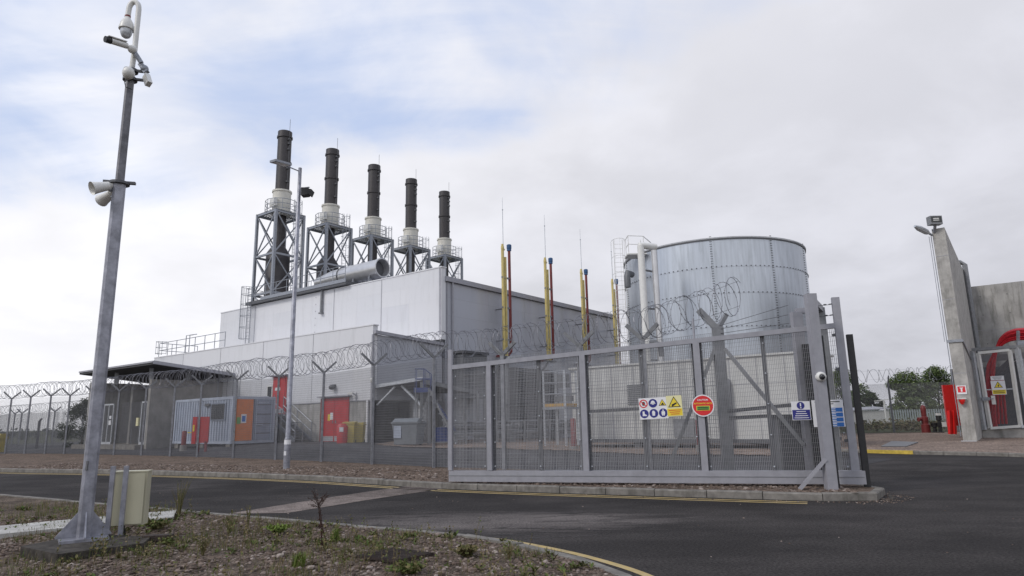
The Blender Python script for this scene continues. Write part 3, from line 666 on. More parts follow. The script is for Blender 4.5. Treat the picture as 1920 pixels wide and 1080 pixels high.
MB().prism([cr+gd*(math.cos(a*math.pi/16)*rr)+Z*(math.sin(a*math.pi/16)*rr)-gn*.008 for a in range(32)], gn*.008).build('plate', 'sign_white', s.root)
s.disc('red_face', 0, 0, rr*.9, 'sign_red'); s.text('lettering', 'CAUTION', 0, rr*.52, rr*.95, 'sign_white', 2, .02); s.text('lettering', 'AUTOMATIC GATE', 0, rr*.2, rr*1.62, 'sign_yellow', 2, .03)
s.rect('green_panel', 0, -rr*.23, rr*1.2, rr*.42, 'sign_yellow', 2); s.rect('green_panel', 0, -rr*.23, rr*1.1, rr*.34, 'sign_green', 3)
for k in range(2): s.rect('text_line', 0, -rr*(.16+.16*k), rr*.9, rr*.06, 'sign_black', 4)
c3 = sgn_on_gate(1502, 770, .07); w3 = gu(1519, 770)[0]-gu(1484, 770)[0]
s = Sign('mandatory_notice', c3, gd, Z, 'white and dark blue notice with an exclamation mark beside the portal post'); s.plate(w3, .33, 'sign_white')
s.disc('mandatory_disc', 0, .09, .065, 'sign_blue'); s.rect('exclamation_mark', 0, .105, .02, .06, 'sign_white', 2); s.disc('exclamation_mark', 0, .05, .012, 'sign_white', 2)
s.rect('blue_panel', 0, -.07, w3*.94, .17, 'sign_blue')
for k in range(4): s.rect('text_line', 0, -.015-.037*k, w3*(.5+.09*k), .012, 'sign_white', 2)
u0, u1 = gu(1523, 775)[0], gu(1582, 775)[0]; c4 = sgn_on_gate(1553, 775, .07); w4 = u1-u0
s = Sign('site_rules_sign', c4, gd, Z, 'tall white site rules sign with blue rows behind the portal post'); s.plate(w4, .47, 'sign_white')
for k in range(4):
    y = .06-.085*k
    s.rect('blue_row', w4*.2, y, w4*.52, .07, 'sign_sky'); s.disc('mandatory_disc', -w4*.28, y, .034, 'sign_sky'); s.rect('blue_row', -w4*.14, y, w4*.1, .07, 'sign_sky')
    for q in range(2): s.rect('text_line', w4*(.1-.0*q), y+.015-.03*q, w4*.28, .012, 'sign_white', 2)
s.rect('text_line', .0, .2, w4*.8, .016, 'sign_black'); s.rect('text_line', -.04, .165, w4*.55, .012, 'sign_black')
c5 = aty(1586, 777, 12.4)
s = Sign('alarm_sign', c5, X, Z, 'small red sign just left of the gate end post'); s.plate(.15, .22, 'sign_white'); s.rect('red_face', 0, -.02, .13, .15, 'sign_red'); 
for k in range(2): s.rect('text_line', 0, .01-.055*k, .09, .015, 'sign_white', 2)
# ------------------------------------------------------------------ cctv pole
PB = V((-4.83, 7.75, .0)); PY = PB.y
zc = lambda px, py: aty(px, py, PY).z
za, zb = zc(232, 342), zc(252, 138)
pl = thing('concrete_plinth', (-4.78, 7.75, .06), 'low dirty concrete plinth under the camera pole', 'plinth')
pp = [gz(38, 1030, .12), gz(108, 1045, .12), gz(268, 1024, .12), gz(282, 1012, .12), gz(165, 1004, .12)]
MB().prism([(p.x, p.y, .02) for p in pp], (0, 0, .13)).build('slab', 'plinth', pl)
pole = thing('camera_pole', (PB.x, PB.y, .15), 'tall tapering galvanised camera pole leaning over the left foreground', 'pole')
def sq(mb, z0, z1, w0, w1, c=PB, ang=.5, ch=.2):
    vs = []
    for z, w in ((z0, w0), (z1, w1)):
        for i in range(8):
            a = ang+math.pi/4*(i//2)*2+(math.pi/4-.22 if i % 2 == 0 else math.pi/4+.22)
            vs.append((c.x+math.cos(a)*w*.68, c.y+math.sin(a)*w*.68, z))
    return mb.add(vs, [(i, (i+1) % 8, 8+(i+1) % 8, 8+i) for i in range(8)]+[tuple(range(7, -1, -1)), tuple(range(8, 16))])
PANG = .62
sq(MB(), .16, za, .126, .12, PB, PANG).build('lower_column', 'pole', pole, smooth=30)
sq(MB(), za-.02, zb, .085, .08, PB, PANG).build('upper_column', 'pole_dark', pole, smooth=30)
MB().box((PB.x, PB.y, .165), (.46, .46, .03), (V((math.cos(PANG), math.sin(PANG), 0)), V((-math.sin(PANG), math.cos(PANG), 0)), Z)).build('base_plate', 'pole', pole)
for k in range(4):
    a = PANG+math.pi/2*k; d = V((math.cos(a), math.sin(a), 0)); n_ = V((-d.y, d.x, 0))*.007
    MB().prism([PB+d*.05+Z*.18-n_, PB+d*.265+Z*.18-n_, PB+d*.265+Z*.2-n_, PB+d*.07+Z*.45-n_, PB+d*.05+Z*.45-n_], n_*2).build('gusset', 'pole', pole)
b = MB(); b.lathe(PB+Z*(za-.03), [(.115, 0), (.115, .03)], 18); b.beam(PB+Z*za+V((-.17, -.05, 0)), PB+Z*za+V((.17, .05, 0)), .05, .03); b.build('clamp_band', 'dark', pole)
for zz, nm in ((zb+.02, 'clamp_band'), (zb-.1, 'clamp_band')):
    b = MB(); b.lathe(PB+Z*zz, [(.085, 0), (.085, .035)], 14); b.beam(PB+Z*(zz+.015)+V((-.02, -.03, 0)), PB+Z*(zz+.015)+V((.16, .02, 0)), .03, .03); b.build('clamp_band', 'dark', pole)
MB().box(PB+V((.01, -.088, .95)), (.06, .012, .1), (V((.8, -.6, 0)).normalized(), V((.6, .8, 0)), Z)).build('access_cover', 'dark', pole)
# swan neck
z_n0, z_top = zb, zc(262, 2)
sw = MB()
pts = [PB+V((.0, 0, z_n0-.1)), PB+V((.02, 0, z_n0+.3)), PB+V((.02, 0, z_top-.12))]
for k in range(1, 9):
    a = math.pi*k/8; pts.append(PB+V((.02-.065*(1-math.cos(a)), 0, z_top-.12+.11*math.sin(a))))
pts.append(PB+V((-.115, 0, zc(248, 36))))
sw.tube(pts, .033, 10); sw.build('swan_neck', 'white', pole, smooth=50)
zd = zc(247, 36); cdm = PB+V((-.115, 0, zd))
d = thing('dome_camera', cdm, 'white pan and tilt dome camera hanging under the swan neck of the pole', 'camera')
MB().lathe(cdm, [(.03, .03), (.045, 0), (.075, -.05), (.09, -.12), (.092, -.15), (.08, -.155)], 18).build('housing', 'white', d, smooth=40)
MB().lathe(cdm, [(.072, -.15), (.07, -.2), (.05, -.25), (.02, -.27)], 16).build('lens_dome', 'galv_light', d, smooth=60)
MB().lathe(cdm, [(.036, .028), (.036, .05)], 12).build('collar', 'red_dark', d)
# bullet camera
cb = aty(238, 86, PY-.12); bc = thing('bullet_camera', cb, 'white bullet camera with black lens pointing left near the pole top', 'camera')
dl = (aty(206, 76, PY-.3)-aty(238, 86, PY-.12)).normalized()
MB().tube([cb, cb+dl*.2], .038, 10).build('body', 'white', bc, smooth=40)
MB().beam(cb+dl*.02+Z*.042, cb+dl*.25+Z*.042, .085, .01).build('sun_hood', 'white', bc)
MB().tube([cb+dl*.2, cb+dl*.27], .041, 10).build('lens', 'black', bc, smooth=40)
MB().ball(cb-dl*.05+V((.02, 0, -.03)), .055, 10, 8).build('swivel', 'white', bc, smooth=60)
MB().tube([cb-dl*.06+V((.02, .02, -.04)), aty(265, 118, PY-.02)], .03, 8).build('bracket', 'galv', bc)
# second small camera hanging on the right
cb = aty(272, 140, PY+.02); bc = thing('box_camera', cb, 'small pale box camera hanging to the right of the pole top', 'camera')
q0, q1 = aty(274, 142, PY), aty(279, 158, PY-.05)
MB().beam(q0, q1, .06, .08).build('body', 'white', bc); MB().beam(aty(264, 120, PY), aty(275, 136, PY), .06, .06).build('bracket', 'galv', bc); MB().ball(aty(271, 129, PY), .05, 10, 6).build('swivel', 'galv', bc, smooth=60)
# dish
cd = aty(241, 137, PY-.1); di = thing('dish_antenna', cd, 'white round dish antenna on the left side of the pole below the cameras', 'antenna')
ax = V((-.75, -.6, .05)).normalized()
MB().lathe(cd, [(.02, .07), (.055, .055), (.08, .02), (.085, -.01), (.06, -.05), (.02, -.07)], 18, ax).build('dish', 'white', di, smooth=60)
MB().tube([cd-ax*.05, PB+Z*(cd.z+.02)], .02, 8).build('bracket', 'dark', di)
MB().tube([cd+V((-.02, 0, -.07)), cd+V((-.04, 0, -.12)), cd+V((-.02, 0, -.19)), cd+V((.05, .03, -.21))], .005, 5).build('cable', 'black', di)
# loudspeakers
for (mx_, my_, ex, ey, dy, lab) in ((172, 353, 217, 347, -.22, 'pale horn loudspeaker pointing left from the pole clamp'), (190, 376, 218, 358, .1, 'pale horn loudspeaker pointing down and behind the upper one on the pole')):
    m0, e0 = aty(mx_, my_, PY+dy), aty(ex, ey, PY-.02); ax = (m0-e0).normalized(); ln = (m0-e0).length
    sp = thing('horn_loudspeaker', e0, lab, 'loudspeaker')
    MB().lathe(e0, [(.035, .0), (.04, ln*.25), (.052, ln*.28), (.058, ln*.5), (.072, ln*.85), (.082, ln), (.078, ln*.99), (.06, ln*.8), (.04, ln*.6)], 18, ax, False).build('horn', 'white', sp, smooth=45)
    MB().ball(e0+ax*(ln*.62), .03, 10, 6).build('horn_core', 'cabinet', sp, smooth=60)
    b = MB(); b.beam(e0+ax*ln*.15-Z*.0, PB+Z*(e0.z-.02)+V((-.08, -.02, 0)), .025, .04); b.ball(e0+ax*ln*.2-Z*.05, .03, 8, 5); b.build('bracket', 'galv', sp)
# cabinet on two legs
cab = thing('control_cabinet', (-4.5, 8.1, .1), 'cream plastic cabinet on two steel legs beside the pole foot', 'cabinet')
cax = (V((.97, .24, 0)), V((-.24, .97, 0)), Z)
cc_ = aty(238, 935, 8.1); 
MB().box(cc_+V((.0, .09, 0)), (.36, .17, .60), cax).build('body', 'cabinet', cab)
MB().box(cc_+V((.0, .09, .306)), (.375, .185, .014), cax).build('lid', 'cabinet', cab)
MB().box(cc_+V((.085, .0, 0)), (.2, .006, .57), cax).build('door_panel', 'cabinet', cab)
for px, dy in ((207, .0), (232, -.02)):
    q = aty(px, 935, 8.02+dy); MB().box((q.x, q.y, .5), (.05, .035, .84), cax).build('leg', 'pole', cab)
MB().tube([cc_+V((-.02, .02, -.3)), cc_+V((0, .05, -.5))], .012, 6).build('cable', 'black', cab)
q = gz(296, 1014, .1); tb = thing('timber_block', q, 'dark rotten timber block lying by the plinth', 'timber'); b = MB(); b.box(q+Z*.03, (.3, .12, .07), cax); b.box(q+Z*.03+V((.02, -.055, .0)), (.27, .02, .05), cax); b.build('block', 'timber', tb)
# ------------------------------------------------------------------ lamp post
LP = gz(537, 879, .112); LY = LP.y; lz = lambda px, py: aty(px, py, LY).z
lamp = thing('lamp_post', LP, 'tall grey lamp post standing on the gravel in front of the fence', 'lamp post')
zj, zt_ = lz(541, 822), lz(563, 315)
MB().tube([LP, LP+Z*(zj-LP.z)], .095, 12).build('base_column', 'pole', lamp, smooth=40)
MB().tube([LP+Z*(zj-LP.z-.02), LP+Z*(zj-LP.z+.04), LP+Z*(zt_-LP.z-1.3), LP+Z*(zt_-LP.z-1.29), LP+Z*(zt_-LP.z)], [.095, .07, .062, .055, .055], 12).build('shaft', 'pole', lamp, smooth=40)
t0 = LP+Z*(zt_-LP.z-.12); t1 = aty(532, 309, LY-.4)
MB().tube([t0, t1], .02, 6).build('arm', 'galv', lamp)
hd = (aty(512, 302, LY-.9)-aty(545, 311, LY-.3)); c_ = aty(528, 306, LY-.6)
MB().beam(c_-hd*.42, c_+hd*.5, .26, .07).build('lamp_head', 'galv', lamp)
MB().beam(c_-hd*.3-Z*.04, c_+hd*.4-Z*.04, .2, .012).build('lamp_glass', 'white', lamp)
MB().tube([LP+Z*(zj-LP.z-.17), LP+Z*(zj-LP.z-.04)], .0965, 12, False).build('label_band', 'sign_white', lamp)
q = LP+V((-.03, -.092, zj-LP.z-.42)); MB().box(q, (.07, .012, .12)).build('label_band', 'sign_white', lamp)
c_ = aty(575, 359, LY-.1); fl_ = thing('floodlight', c_, 'black floodlight on the right side of the tall lamp post', 'floodlight')
b = MB(); b.prism([c_+V((-.14, -.12, .1)), c_+V((.08, -.12, .09)), c_+V((.12, -.12, -.04)), c_+V((.06, -.12, -.14)), c_+V((-.14, -.12, -.16))], (0, .26, 0)); b.build('housing', 'black', fl_)
MB().prism([c_+V((.1, -.14, .05)), c_+V((.2, -.14, .02)), c_+V((.14, -.14, -.14)), c_+V((.1, -.14, -.13))], (0, .3, 0)).build('visor', 'black', fl_)
MB().beam(LP+Z*(c_.z-LP.z+.14), c_+V((.08, 0, .14)), .05, .02).build('bracket', 'galv', fl_)
# ------------------------------------------------------------------ annex building
YA = .22
ann = thing('annex_building', W(A, 12, 2.6, YA), 'low pale clad annex in front of the hall with red doors', 'building')
b = MB(); wbox(b, A, .0, 24.6, 0, 5.3, 2.56, 6.0); wbox(b, A, 0, 24.6, 0, .32, 6.0, 6.5); b.build('front_wall', 'clad', ann)
b = MB(); wbox(b, A, 3.4, 24.5, .03, 5.25, YA-.3, 2.56); wbox(b, A, .3, 3.4, .03, .3, YA-.3, 2.56); wbox(b, A, .3, 3.4, 4.95, 5.25, YA-.3, 2.56); b.build('plinth_wall', 'conc_wall', ann)
def skin(o, cols, rows, face, m, parent, dep=.004):
    b = MB(); g_ = .004
    for a0, a1 in zip(cols, cols[1:]):
        for z0, z1 in zip(rows, rows[1:]):
            if face == 'front': wbox(b, o, a0+g_, a1-g_, -dep, .004, z0+g_, z1-g_)
            else: wbox(b, o, face-dep, face+.004, a0+g_, a1-g_, z0+g_, z1-g_)
    return b.build('cladding_panels', m, parent)
skin(A, [0, 1.6, 5.15, 7.5, 10.2, 12.6, 15.2, 17.7, 20.2, 24.55], [2.6, 3.55, 4.5, 5.5, 6.49], 'front', 'clad_panel', ann)
b = MB()                                      # end wall skin with sloping top
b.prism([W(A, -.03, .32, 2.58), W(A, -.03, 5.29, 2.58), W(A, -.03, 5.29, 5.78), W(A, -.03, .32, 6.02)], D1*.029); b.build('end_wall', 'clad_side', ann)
b = MB(); b.prism([W(A, -.22, .0, 6.05), W(A, -.22, 5.3, 5.8), W(A, -.22, 5.3, 5.97), W(A, -.22, 0, 6.22)], D1*.185); b.build('eave_trim', 'trim', ann)
b = MB(); wbox(b, A, -.06, 24.62, -.03, .36, 6.5, 6.56); b.build('parapet_cap', 'clad', ann)
b = MB()
for a in (5.15, 10.2, 15.2, 20.2): wbox(b, A, a-.02, a+.02, -.012, .0, 2.6, 6.5)
wbox(b, A, .0, 24.6, -.014, 0, 2.53, 2.58)
for a in (12.6, 14.1, 13.4): wbox(b, A, a-.03, a+.03, -.03, .0, 2.6, 4.6)
b.build('panel_joint', 'joint', ann)
b = MB(); wbox(b, A, -.09, .0, -.09, .02, YA-.2, 6.0); b.build('corner_trim', 'trim', ann)
b = MB(); wbox(b, A, .25, .38, -.05, .03, YA-.2, 2.55); b.build('corner_strip', 'clad', ann)
def red_door(a0, a1, z0, z1, nm, leaves):
    b = MB(); wbox(b, A, a0-.1, a1+.1, -.05, .029, z0-.02, z1+.1)
    d = b.build(nm, 'red', ann)
    n = leaves; w = (a1-a0)/n
    for i in range(n):
        b = MB(); wbox(b, A, a0+i*w+.012, a0+(i+1)*w-.012, -.075, -.05, z0+.02, z1); b.build('door_leaf', 'red', d)
        b = MB(); wbox(b, A, a0+i*w+(.1 if i else w-.16), a0+i*w+(.16 if i else w-.1), -.1, -.075, z0+1.0, z0+1.14); b.build('handle', 'galv', d)
        b = MB(); wbox(b, A, a0+i*w+.05, a0+(i+1)*w-.05, -.079, -.075, z0+.04, z0+.3); b.build('kick_plate', 'galv_light', d)
    b = MB(); wbox(b, A, a0-.35, a1+.3, -.3, .0, z1+.14, z1+.2); b.build('hood', 'trim', d)
    return d
dr = red_door(1.9, 3.95, .42, 2.68, 'door', 2)
b = MB(); wbox(b, A, 3.28, 3.5, -.081, -.0755, 1.55, 1.9); b.build('notice', 'sign_yellow', dr); b = MB(); wbox(b, A, 3.04, 3.27, -.081, -.0755, 1.6, 1.98); b.build('notice', 'sign_white', dr)
b = MB(); wbox(b, A, 4.05, 4.2, -.06, -.0, .4, 2.75); b.build('door_post', 'red_dark', dr)
dr = red_door(7.62, 8.78, 2.02, 4.12, 'door', 1)
b = MB(); wbox(b, A, 8.1, 8.6, -.081, -.0755, 3.4, 3.58); b.build('notice', 'sign_white', dr)
b = MB(); wbox(b, A, 8.95, 9.5, -.05, .0, 2.95, 3.75); v_ = b.build('window', 'white', ann); b = MB(); wbox(b, A, 9.02, 9.43, -.055, -.05, 3.03, 3.67); b.build('pane', 'glass', v_)
b = MB(); wbox(b, A, 6.35, 6.75, -.06, .03, 1.1, 1.5); b.build('wall_box', 'white', ann)
b = MB(); b.ball(W(A, 3.05, -.2, 3.35), .2, 10, 6, (1, 1, .7)); b.box(W(A, 3.05, -.05, 3.45), (.2, .12, .12), AX); b.build('wall_lamp', 'dark', ann, smooth=50)
cw = W(A, 1.2, -.25, 2.95); cm = thing('wall_camera', cw, 'small white wall camera right of the double red door', 'camera'); b = MB(); b.beam(cw, cw+D1*.28-D2*.1, .11, .11); b.build('body', 'white', cm); b = MB(); b.beam(cw, cw+D2*.2-Z*.1, .05); b.beam(W(A, 1.2, -.02, 3.0), W(A, 1.2, -.02, 2.5), .04); b.build('bracket', 'trim', cm)
cw = W(A, -.18, -.18, 3.55); cm = thing('corner_camera', cw, 'white camera on the corner of the annex', 'camera'); b = MB(); b.lathe(cw, [(.07, .14), (.09, .1), (.09, 0), (.06, -.08), (.02, -.1)], 12); b.build('housing', 'white', cm, smooth=50); b = MB(); b.beam(cw+Z*.12, W(A, -.08, -.04, 3.95), .04); b.build('bracket', 'trim', cm)
# loading bay in the end wall: recess walls, canopy
b = MB(); wbox(b, A, 3.3, 3.397, .31, 4.94, YA-.3, 2.55); b.build('bay_wall', 'conc_dull', ann)
can = thing('bay_canopy', W(A, -1.4, 2, 3.1), 'flat grey canopy over the loading bay on the annex end wall', 'canopy')
b = MB(); b.prism([W(A, -.04, .1, 3.17), W(A, -3.1, .6, 3.45), W(A, -3.1, .6, 3.62), W(A, -.04, .1, 3.34)], D2*.18); b.build('fascia', 'galv_light', can)
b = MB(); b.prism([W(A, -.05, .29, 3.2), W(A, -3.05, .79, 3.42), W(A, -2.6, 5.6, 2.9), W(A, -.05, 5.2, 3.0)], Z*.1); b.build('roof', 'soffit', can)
b = MB(); b.beam(W(A, -3.0, .8, 3.38), W(A, -2.55, 5.5, 2.95), .12, .2); b.build('edge_beam', 'mid', can)
b = MB(); b.beam(W(A, -1.2, .5, 3.2), W(A, -.1, .3, 2.3), .08); b.build('strut', 'galv_light', can)
b = MB(); b.beam(W(A, -1.5, .7, 3.25), W(A, -2.95, .7, 2.2), .1); b.build('strut', 'galv_light', can)
b = MB(); b.beam(W(A, -2.95, .7, 3.4), W(A, -2.95, .7, .3), .13); b.build('post', 'mid', can)
b = MB(); b.beam(W(A, -2.6, 5.5, 2.9), W(A, -2.6, 5.5, .3), .13); b.build('post', 'mid', can)
c_ = W(A, -.5, 2.9, .3); vs_ = thing('bay_vessel', c_, 'upright silver cylinder vessel under the bay canopy', 'vessel')
b = MB(); b.lathe(c_, [(.48, .1), (.5, .15), (.5, 2.1), (.4, 2.25), (.1, 2.32)], 20); b.build('shell', 'duct', vs_, smooth=40); b = MB(); b.tube([c_+Z*2.3, c_+Z*2.6, c_+Z*2.6+D1*.8], .07, 8); b.build('pipe', 'galv', vs_)
b = MB(); b.box(W(A, -2.35, 1.4, 1.25), (.3, .25, .25), AX); b.ball(W(A, -2.45, 1.2, 1.3), .12, 8, 6)
g_ = thing('bay_pump', W(A, -2.35, 1.4, .3), 'grey pump unit on a stand under the bay canopy', 'pump'); b.build('motor', 'mid', g_); b = MB(); b.beam(W(A, -2.35, 1.4, .3), W(A, -2.35, 1.4, 1.2), .1); b.build('stand', 'dark', g_)
# stair to the upper red door
st = thing('access_stair', W(A, 8, -1, .4), 'grey steel stair with railings climbing to the upper red door', 'stairs')
b = MB(); wbox(b, A, 7.5, 9.9, -1.25, -.06, 1.93, 2.0); b.build('landing', 'galv', st)
for bb in (-1.25, -.2):
    b = MB(); b.beam(W(A, 7.5, bb, 1.95), W(A, 4.75, bb, .5), .05, .2); b.build('stringer', 'galv', st)
for k in range(9):
    u = (k+.5)/9; b = MB(); wbox(b, A, 7.5-2.75*u-.13, 7.5-2.75*u+.13, -1.22, -.22, 1.95-1.45*u-.02, 1.95-1.45*u+.01); b.build('tread', 'mid', st)
for bb in (-1.25, -.2):
    b = MB()
    for h in (.5, 1.0): b.tube([W(A, 9.9 if bb < -1 else 7.5, bb, 2.0+h), W(A, 7.5, bb, 2.0+h), W(A, 4.75, bb, .5+h)], .028, 5)
    for a, z in ((9.9, 2.0), (8.7, 2.0), (7.5, 1.95), (6.1, 1.2), (4.75, .5)):
        if bb < -1 or a <= 7.5: b.tube([W(A, a, bb, z), W(A, a, bb, z+1.0)], .028, 5)
    b.build('handrail', 'galv', st)
b = MB()
for a in (7.7, 9.8):
    for bb in (-1.2, -.15): b.beam(W(A, a, bb, .3), W(A, a, bb, 1.93), .08)
b.beam(W(A, 7.7, -1.2, .5), W(A, 9.8, -1.2, 1.9), .05); b.beam(W(A, 9.8, -1.2, .5), W(A, 7.7, -1.2, 1.9), .05); b.build('support_leg', 'galv', st)
b = MB(); q = W(A, 5.5, -1.0, .38)
b.tube([W(A, 6.2, -.8, .4), W(A, 6.2, -.8, 1.4), W(A, 6.1, -.8, 1.5), W(A, 4.8, -.8, 1.5), W(A, 4.7, -.8, 1.4), W(A, 4.7, -.8, .4)], .035, 6); b.tube([W(A, 6.2, -.8, .9), W(A, 4.7, -.8, .9)], .03, 6)
tag(b.build('guard_rail', 'mid'), 'low grey tubular guard rail beside the double red door', 'railing')
# annex roof railing
rl = thing('roof_railing', W(A, 20, .3, 6.56), 'grey railing along the left end of the annex roof', 'railing')
b = MB()
for a in [15.3+1.33*k for k in range(8)]: b.tube([W(A, a, .3, 6.55), W(A, a, .3, 7.65)], .025, 5)
for z in (7.1, 7.65): b.tube([W(A, 15.3, .3, z), W(A, 24.5, .3, z), W(A, 24.5, 3.2, z)], .025, 5)
for bb in (1.2, 2.2, 3.2): b.tube([W(A, 24.5, bb, 6.55), W(A, 24.5, bb, 7.65)], .025, 5)
b.build('rails', 'galv', rl)
b = MB()
for k in range(7):
    a = math.pi*k/6; b.tube([W(A, 23.4+.35*math.cos(a), .1-.6*math.sin(a), 6.7), W(A, 23.4+.35*math.cos(a), .1-.6*math.sin(a), 7.65)], .015, 4)
for z in (6.75, 7.2, 7.62): b.tube([W(A, 23.4+.35*math.cos(math.pi*k/8), .1-.6*math.sin(math.pi*k/8), z) for k in range(9)], .018, 4)
for a in (20.0, 19.5): b.tube([W(A, a, .0, 6.5), W(A, a, 0, 7.8), W(A, a, .5, 7.9)], .03, 5)
b.build('ladder_hoops', 'galv', rl)
# ------------------------------------------------------------------ main hall
hall = thing('generator_hall', W(C, 12, 12, .2), 'big pale grey metal clad hall behind the annex carrying the chimney stacks', 'building')
b = MB(); wbox(b, C, .0, 25.1, .0, .35, 6.2, 10.6); b.build('front_wall', 'clad', hall)
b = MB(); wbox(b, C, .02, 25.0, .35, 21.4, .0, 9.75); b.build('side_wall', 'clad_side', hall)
b = MB(); wbox(b, C, .1, 24.9, .36, 21.3, 9.75, 10.02); b.build('roof', 'trim', hall)
b = MB(); wbox(b, C, -.18, .28, .3, 21.5, 9.78, 9.93); wbox(b, C, -.12, .2, .32, 21.45, 9.93, 10.1); b.build('eave_gutter', 'trim', hall)
b = MB(); wbox(b, C, -.05, 25.15, -.04, .4, 10.6, 10.67); b.build('parapet_cap', 'clad', hall)
b = MB()
for a in (.0, 5.36, 10.25, 15.1, 20.0): b = MB(); wbox(b, C, a+(.03 if a == 0 else -.03), a+(.2 if a == 0 else .03), -.014, .0, 6.5, 10.6); b.build('panel_joint', 'trim', hall)
b = MB()
for z in (1.2, 2.2, 3.3, 4.4, 5.5, 6.6, 7.7, 8.8): wbox(b, C, .012, .03, .36, 21.4, z-.008, z+.008)
b.build('cladding_seam', 'trim', hall)
b = MB(); wbox(b, C, -.02, .02, .45, .55, 3.2, 9.8); b.tube([W(C, -.09, .9, .3), W(C, -.09, .9, 9.8)], .06, 8); b.build('downpipe', 'trim', hall)
b = MB()
for k in range(6): wbox(b, C, .0, 3.0, .1, .2, 5.86+.06*k, 5.9+.06*k)
b.build('louvre_strip', 'dark', hall)
b = MB(); b.tube([W(C, 11.5, .3, 10.9), W(C, 11.5, -.13, 10.85), W(C, 11.5, -.13, 9.1)], .1, 8); b.box(W(C, 11.5, -.13, 9.06), (.3, .24, .1), AX); b.build('overflow_pipe', 'mid', hall)
b = MB()
for k in range(8): b.ball(W(C, 12.3, -.02, 6.8+.5*k), .03, 6, 4)
b.build('fixings', 'trim', hall)
skin(C, [.22, 2.8, 5.36, 7.8, 10.25, 12.7, 15.1, 17.5, 20.0, 22.5, 25.08], [6.52, 7.6, 8.7, 9.7, 10.59], 'front', 'clad_panel', hall)
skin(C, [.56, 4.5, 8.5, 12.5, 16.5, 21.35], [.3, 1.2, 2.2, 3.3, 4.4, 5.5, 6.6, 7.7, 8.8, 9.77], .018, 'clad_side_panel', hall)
# roof walkway along the parapet
wk = thing('roof_walkway', W(C, 14, .3, 10.7), 'steel walkway with railing on the hall roof edge in front of the stacks', 'walkway')
b = MB(); wbox(b, C, 8.6, 20.9, -.35, 1.1, 10.72, 10.95); b.build('deck', 'dark', wk)
b = MB(); wbox(b, C, 8.6, 18.8, -.39, -.35, 10.88, 11.12); b.build('toe_board', 'galv', wk)
b = MB()
for bb in (-.33,):
    for a in [8.7+1.36*k for k in range(10)]: b.tube([W(C, a, bb, 10.95), W(C, a, bb, 12.05)], .026, 5)
    for z in (11.5, 12.05): b.tube([W(C, 8.7, bb, z), W(C, 20.85, bb, z), W(C, 20.85, 1.1, z)], .026, 5)
for a in (8.7, 12.0, 14.5): b.tube([W(C, a, 1.1, 10.95), W(C, a, 1.1, 12.05)], .026, 5)
b.build('railing', 'galv', wk)
ld = thing('caged_ladder', W(C, 20.4, -.4, 6.6), 'caged access ladder climbing the left part of the hall front', 'ladder')
b = MB()
for a in (20.2, 20.7): b.tube([W(C, a, -.3, 6.6), W(C, a, -.3, 12.1)], .03, 5)
b.build('stile', 'galv', ld)
b = MB()
for k in range(18): b.tube([W(C, 20.2, -.3, 6.8+.29*k), W(C, 20.7, -.3, 6.8+.29*k)], .016, 4)
b.build('rungs', 'galv', ld)
b = MB()
for z in (8.0, 8.9, 9.8, 10.7, 11.5, 12.1): b.tube([W(C, 20.45+.38*math.cos(math.pi*k/8), -.3-.7*math.sin(math.pi*k/8), z) for k in range(9)], .022, 4)
for k in range(1, 8, 1): b.tube([W(C, 20.45+.38*math.cos(math.pi*k/8), -.3-.7*math.sin(math.pi*k/8), 8.0) , W(C, 20.45+.38*math.cos(math.pi*k/8), -.3-.7*math.sin(math.pi*k/8), 12.1)], .014, 4)
b.build('cage', 'galv', ld)
# big silver duct on the roof
du = thing('exhaust_duct', W(C, 9.5, 1.3, 10.6), 'fat silver duct lying on the hall roof with its open mouth to the right', 'duct')
o_ = W(C, 6.75, 1.3, 11.85)
b = MB(); b.lathe(o_, [(.55, .5), (.6, .02), (.66, .0), (.7, .02), (.7, .22), (.66, .24), (.655, 3.2)], 28, D1, False); b.build('shell', 'duct', du, smooth=35)
b = MB(); b.lathe(o_, [(.66, 3.2), (.68, 3.22), (.68, 3.35), (.64, 3.37), (.6, 5.2), (.3, 7.3)], 24, D1); b.build('taper', 'duct', du, smooth=35)
b = MB(); b.lathe(o_, [(.02, .6), (.58, .5)], 24, D1); b.build('inner_baffle', 'dark', du)
b = MB(); b.lathe(o_, [(.6, .45), (.6, .01)], 24, D1, False); b.build('mouth_lining', 'mid', du)
for a in (.9, 2.6, 4.4):
    b = MB(); b.beam(o_+D1*a-D2*.45-Z*.5, o_+D1*a-D2*.45-Z*1.75, .1); b.beam(o_+D1*a+D2*.45-Z*.5, o_+D1*a+D2*.45-Z*1.75, .1); b.beam(o_+D1*a-D2*.5-Z*.66, o_+D1*a+D2*.5-Z*.66, .1); b.build('saddle', 'galv', du)
b = MB(); b.tube([o_+D1*4.2+D2*(.66*math.cos(q))+Z*(.66*math.sin(q)) for q in [2*math.pi*k/16 for k in range(17)]], .03, 5); b.build('clamp_ring', 'dark', du)
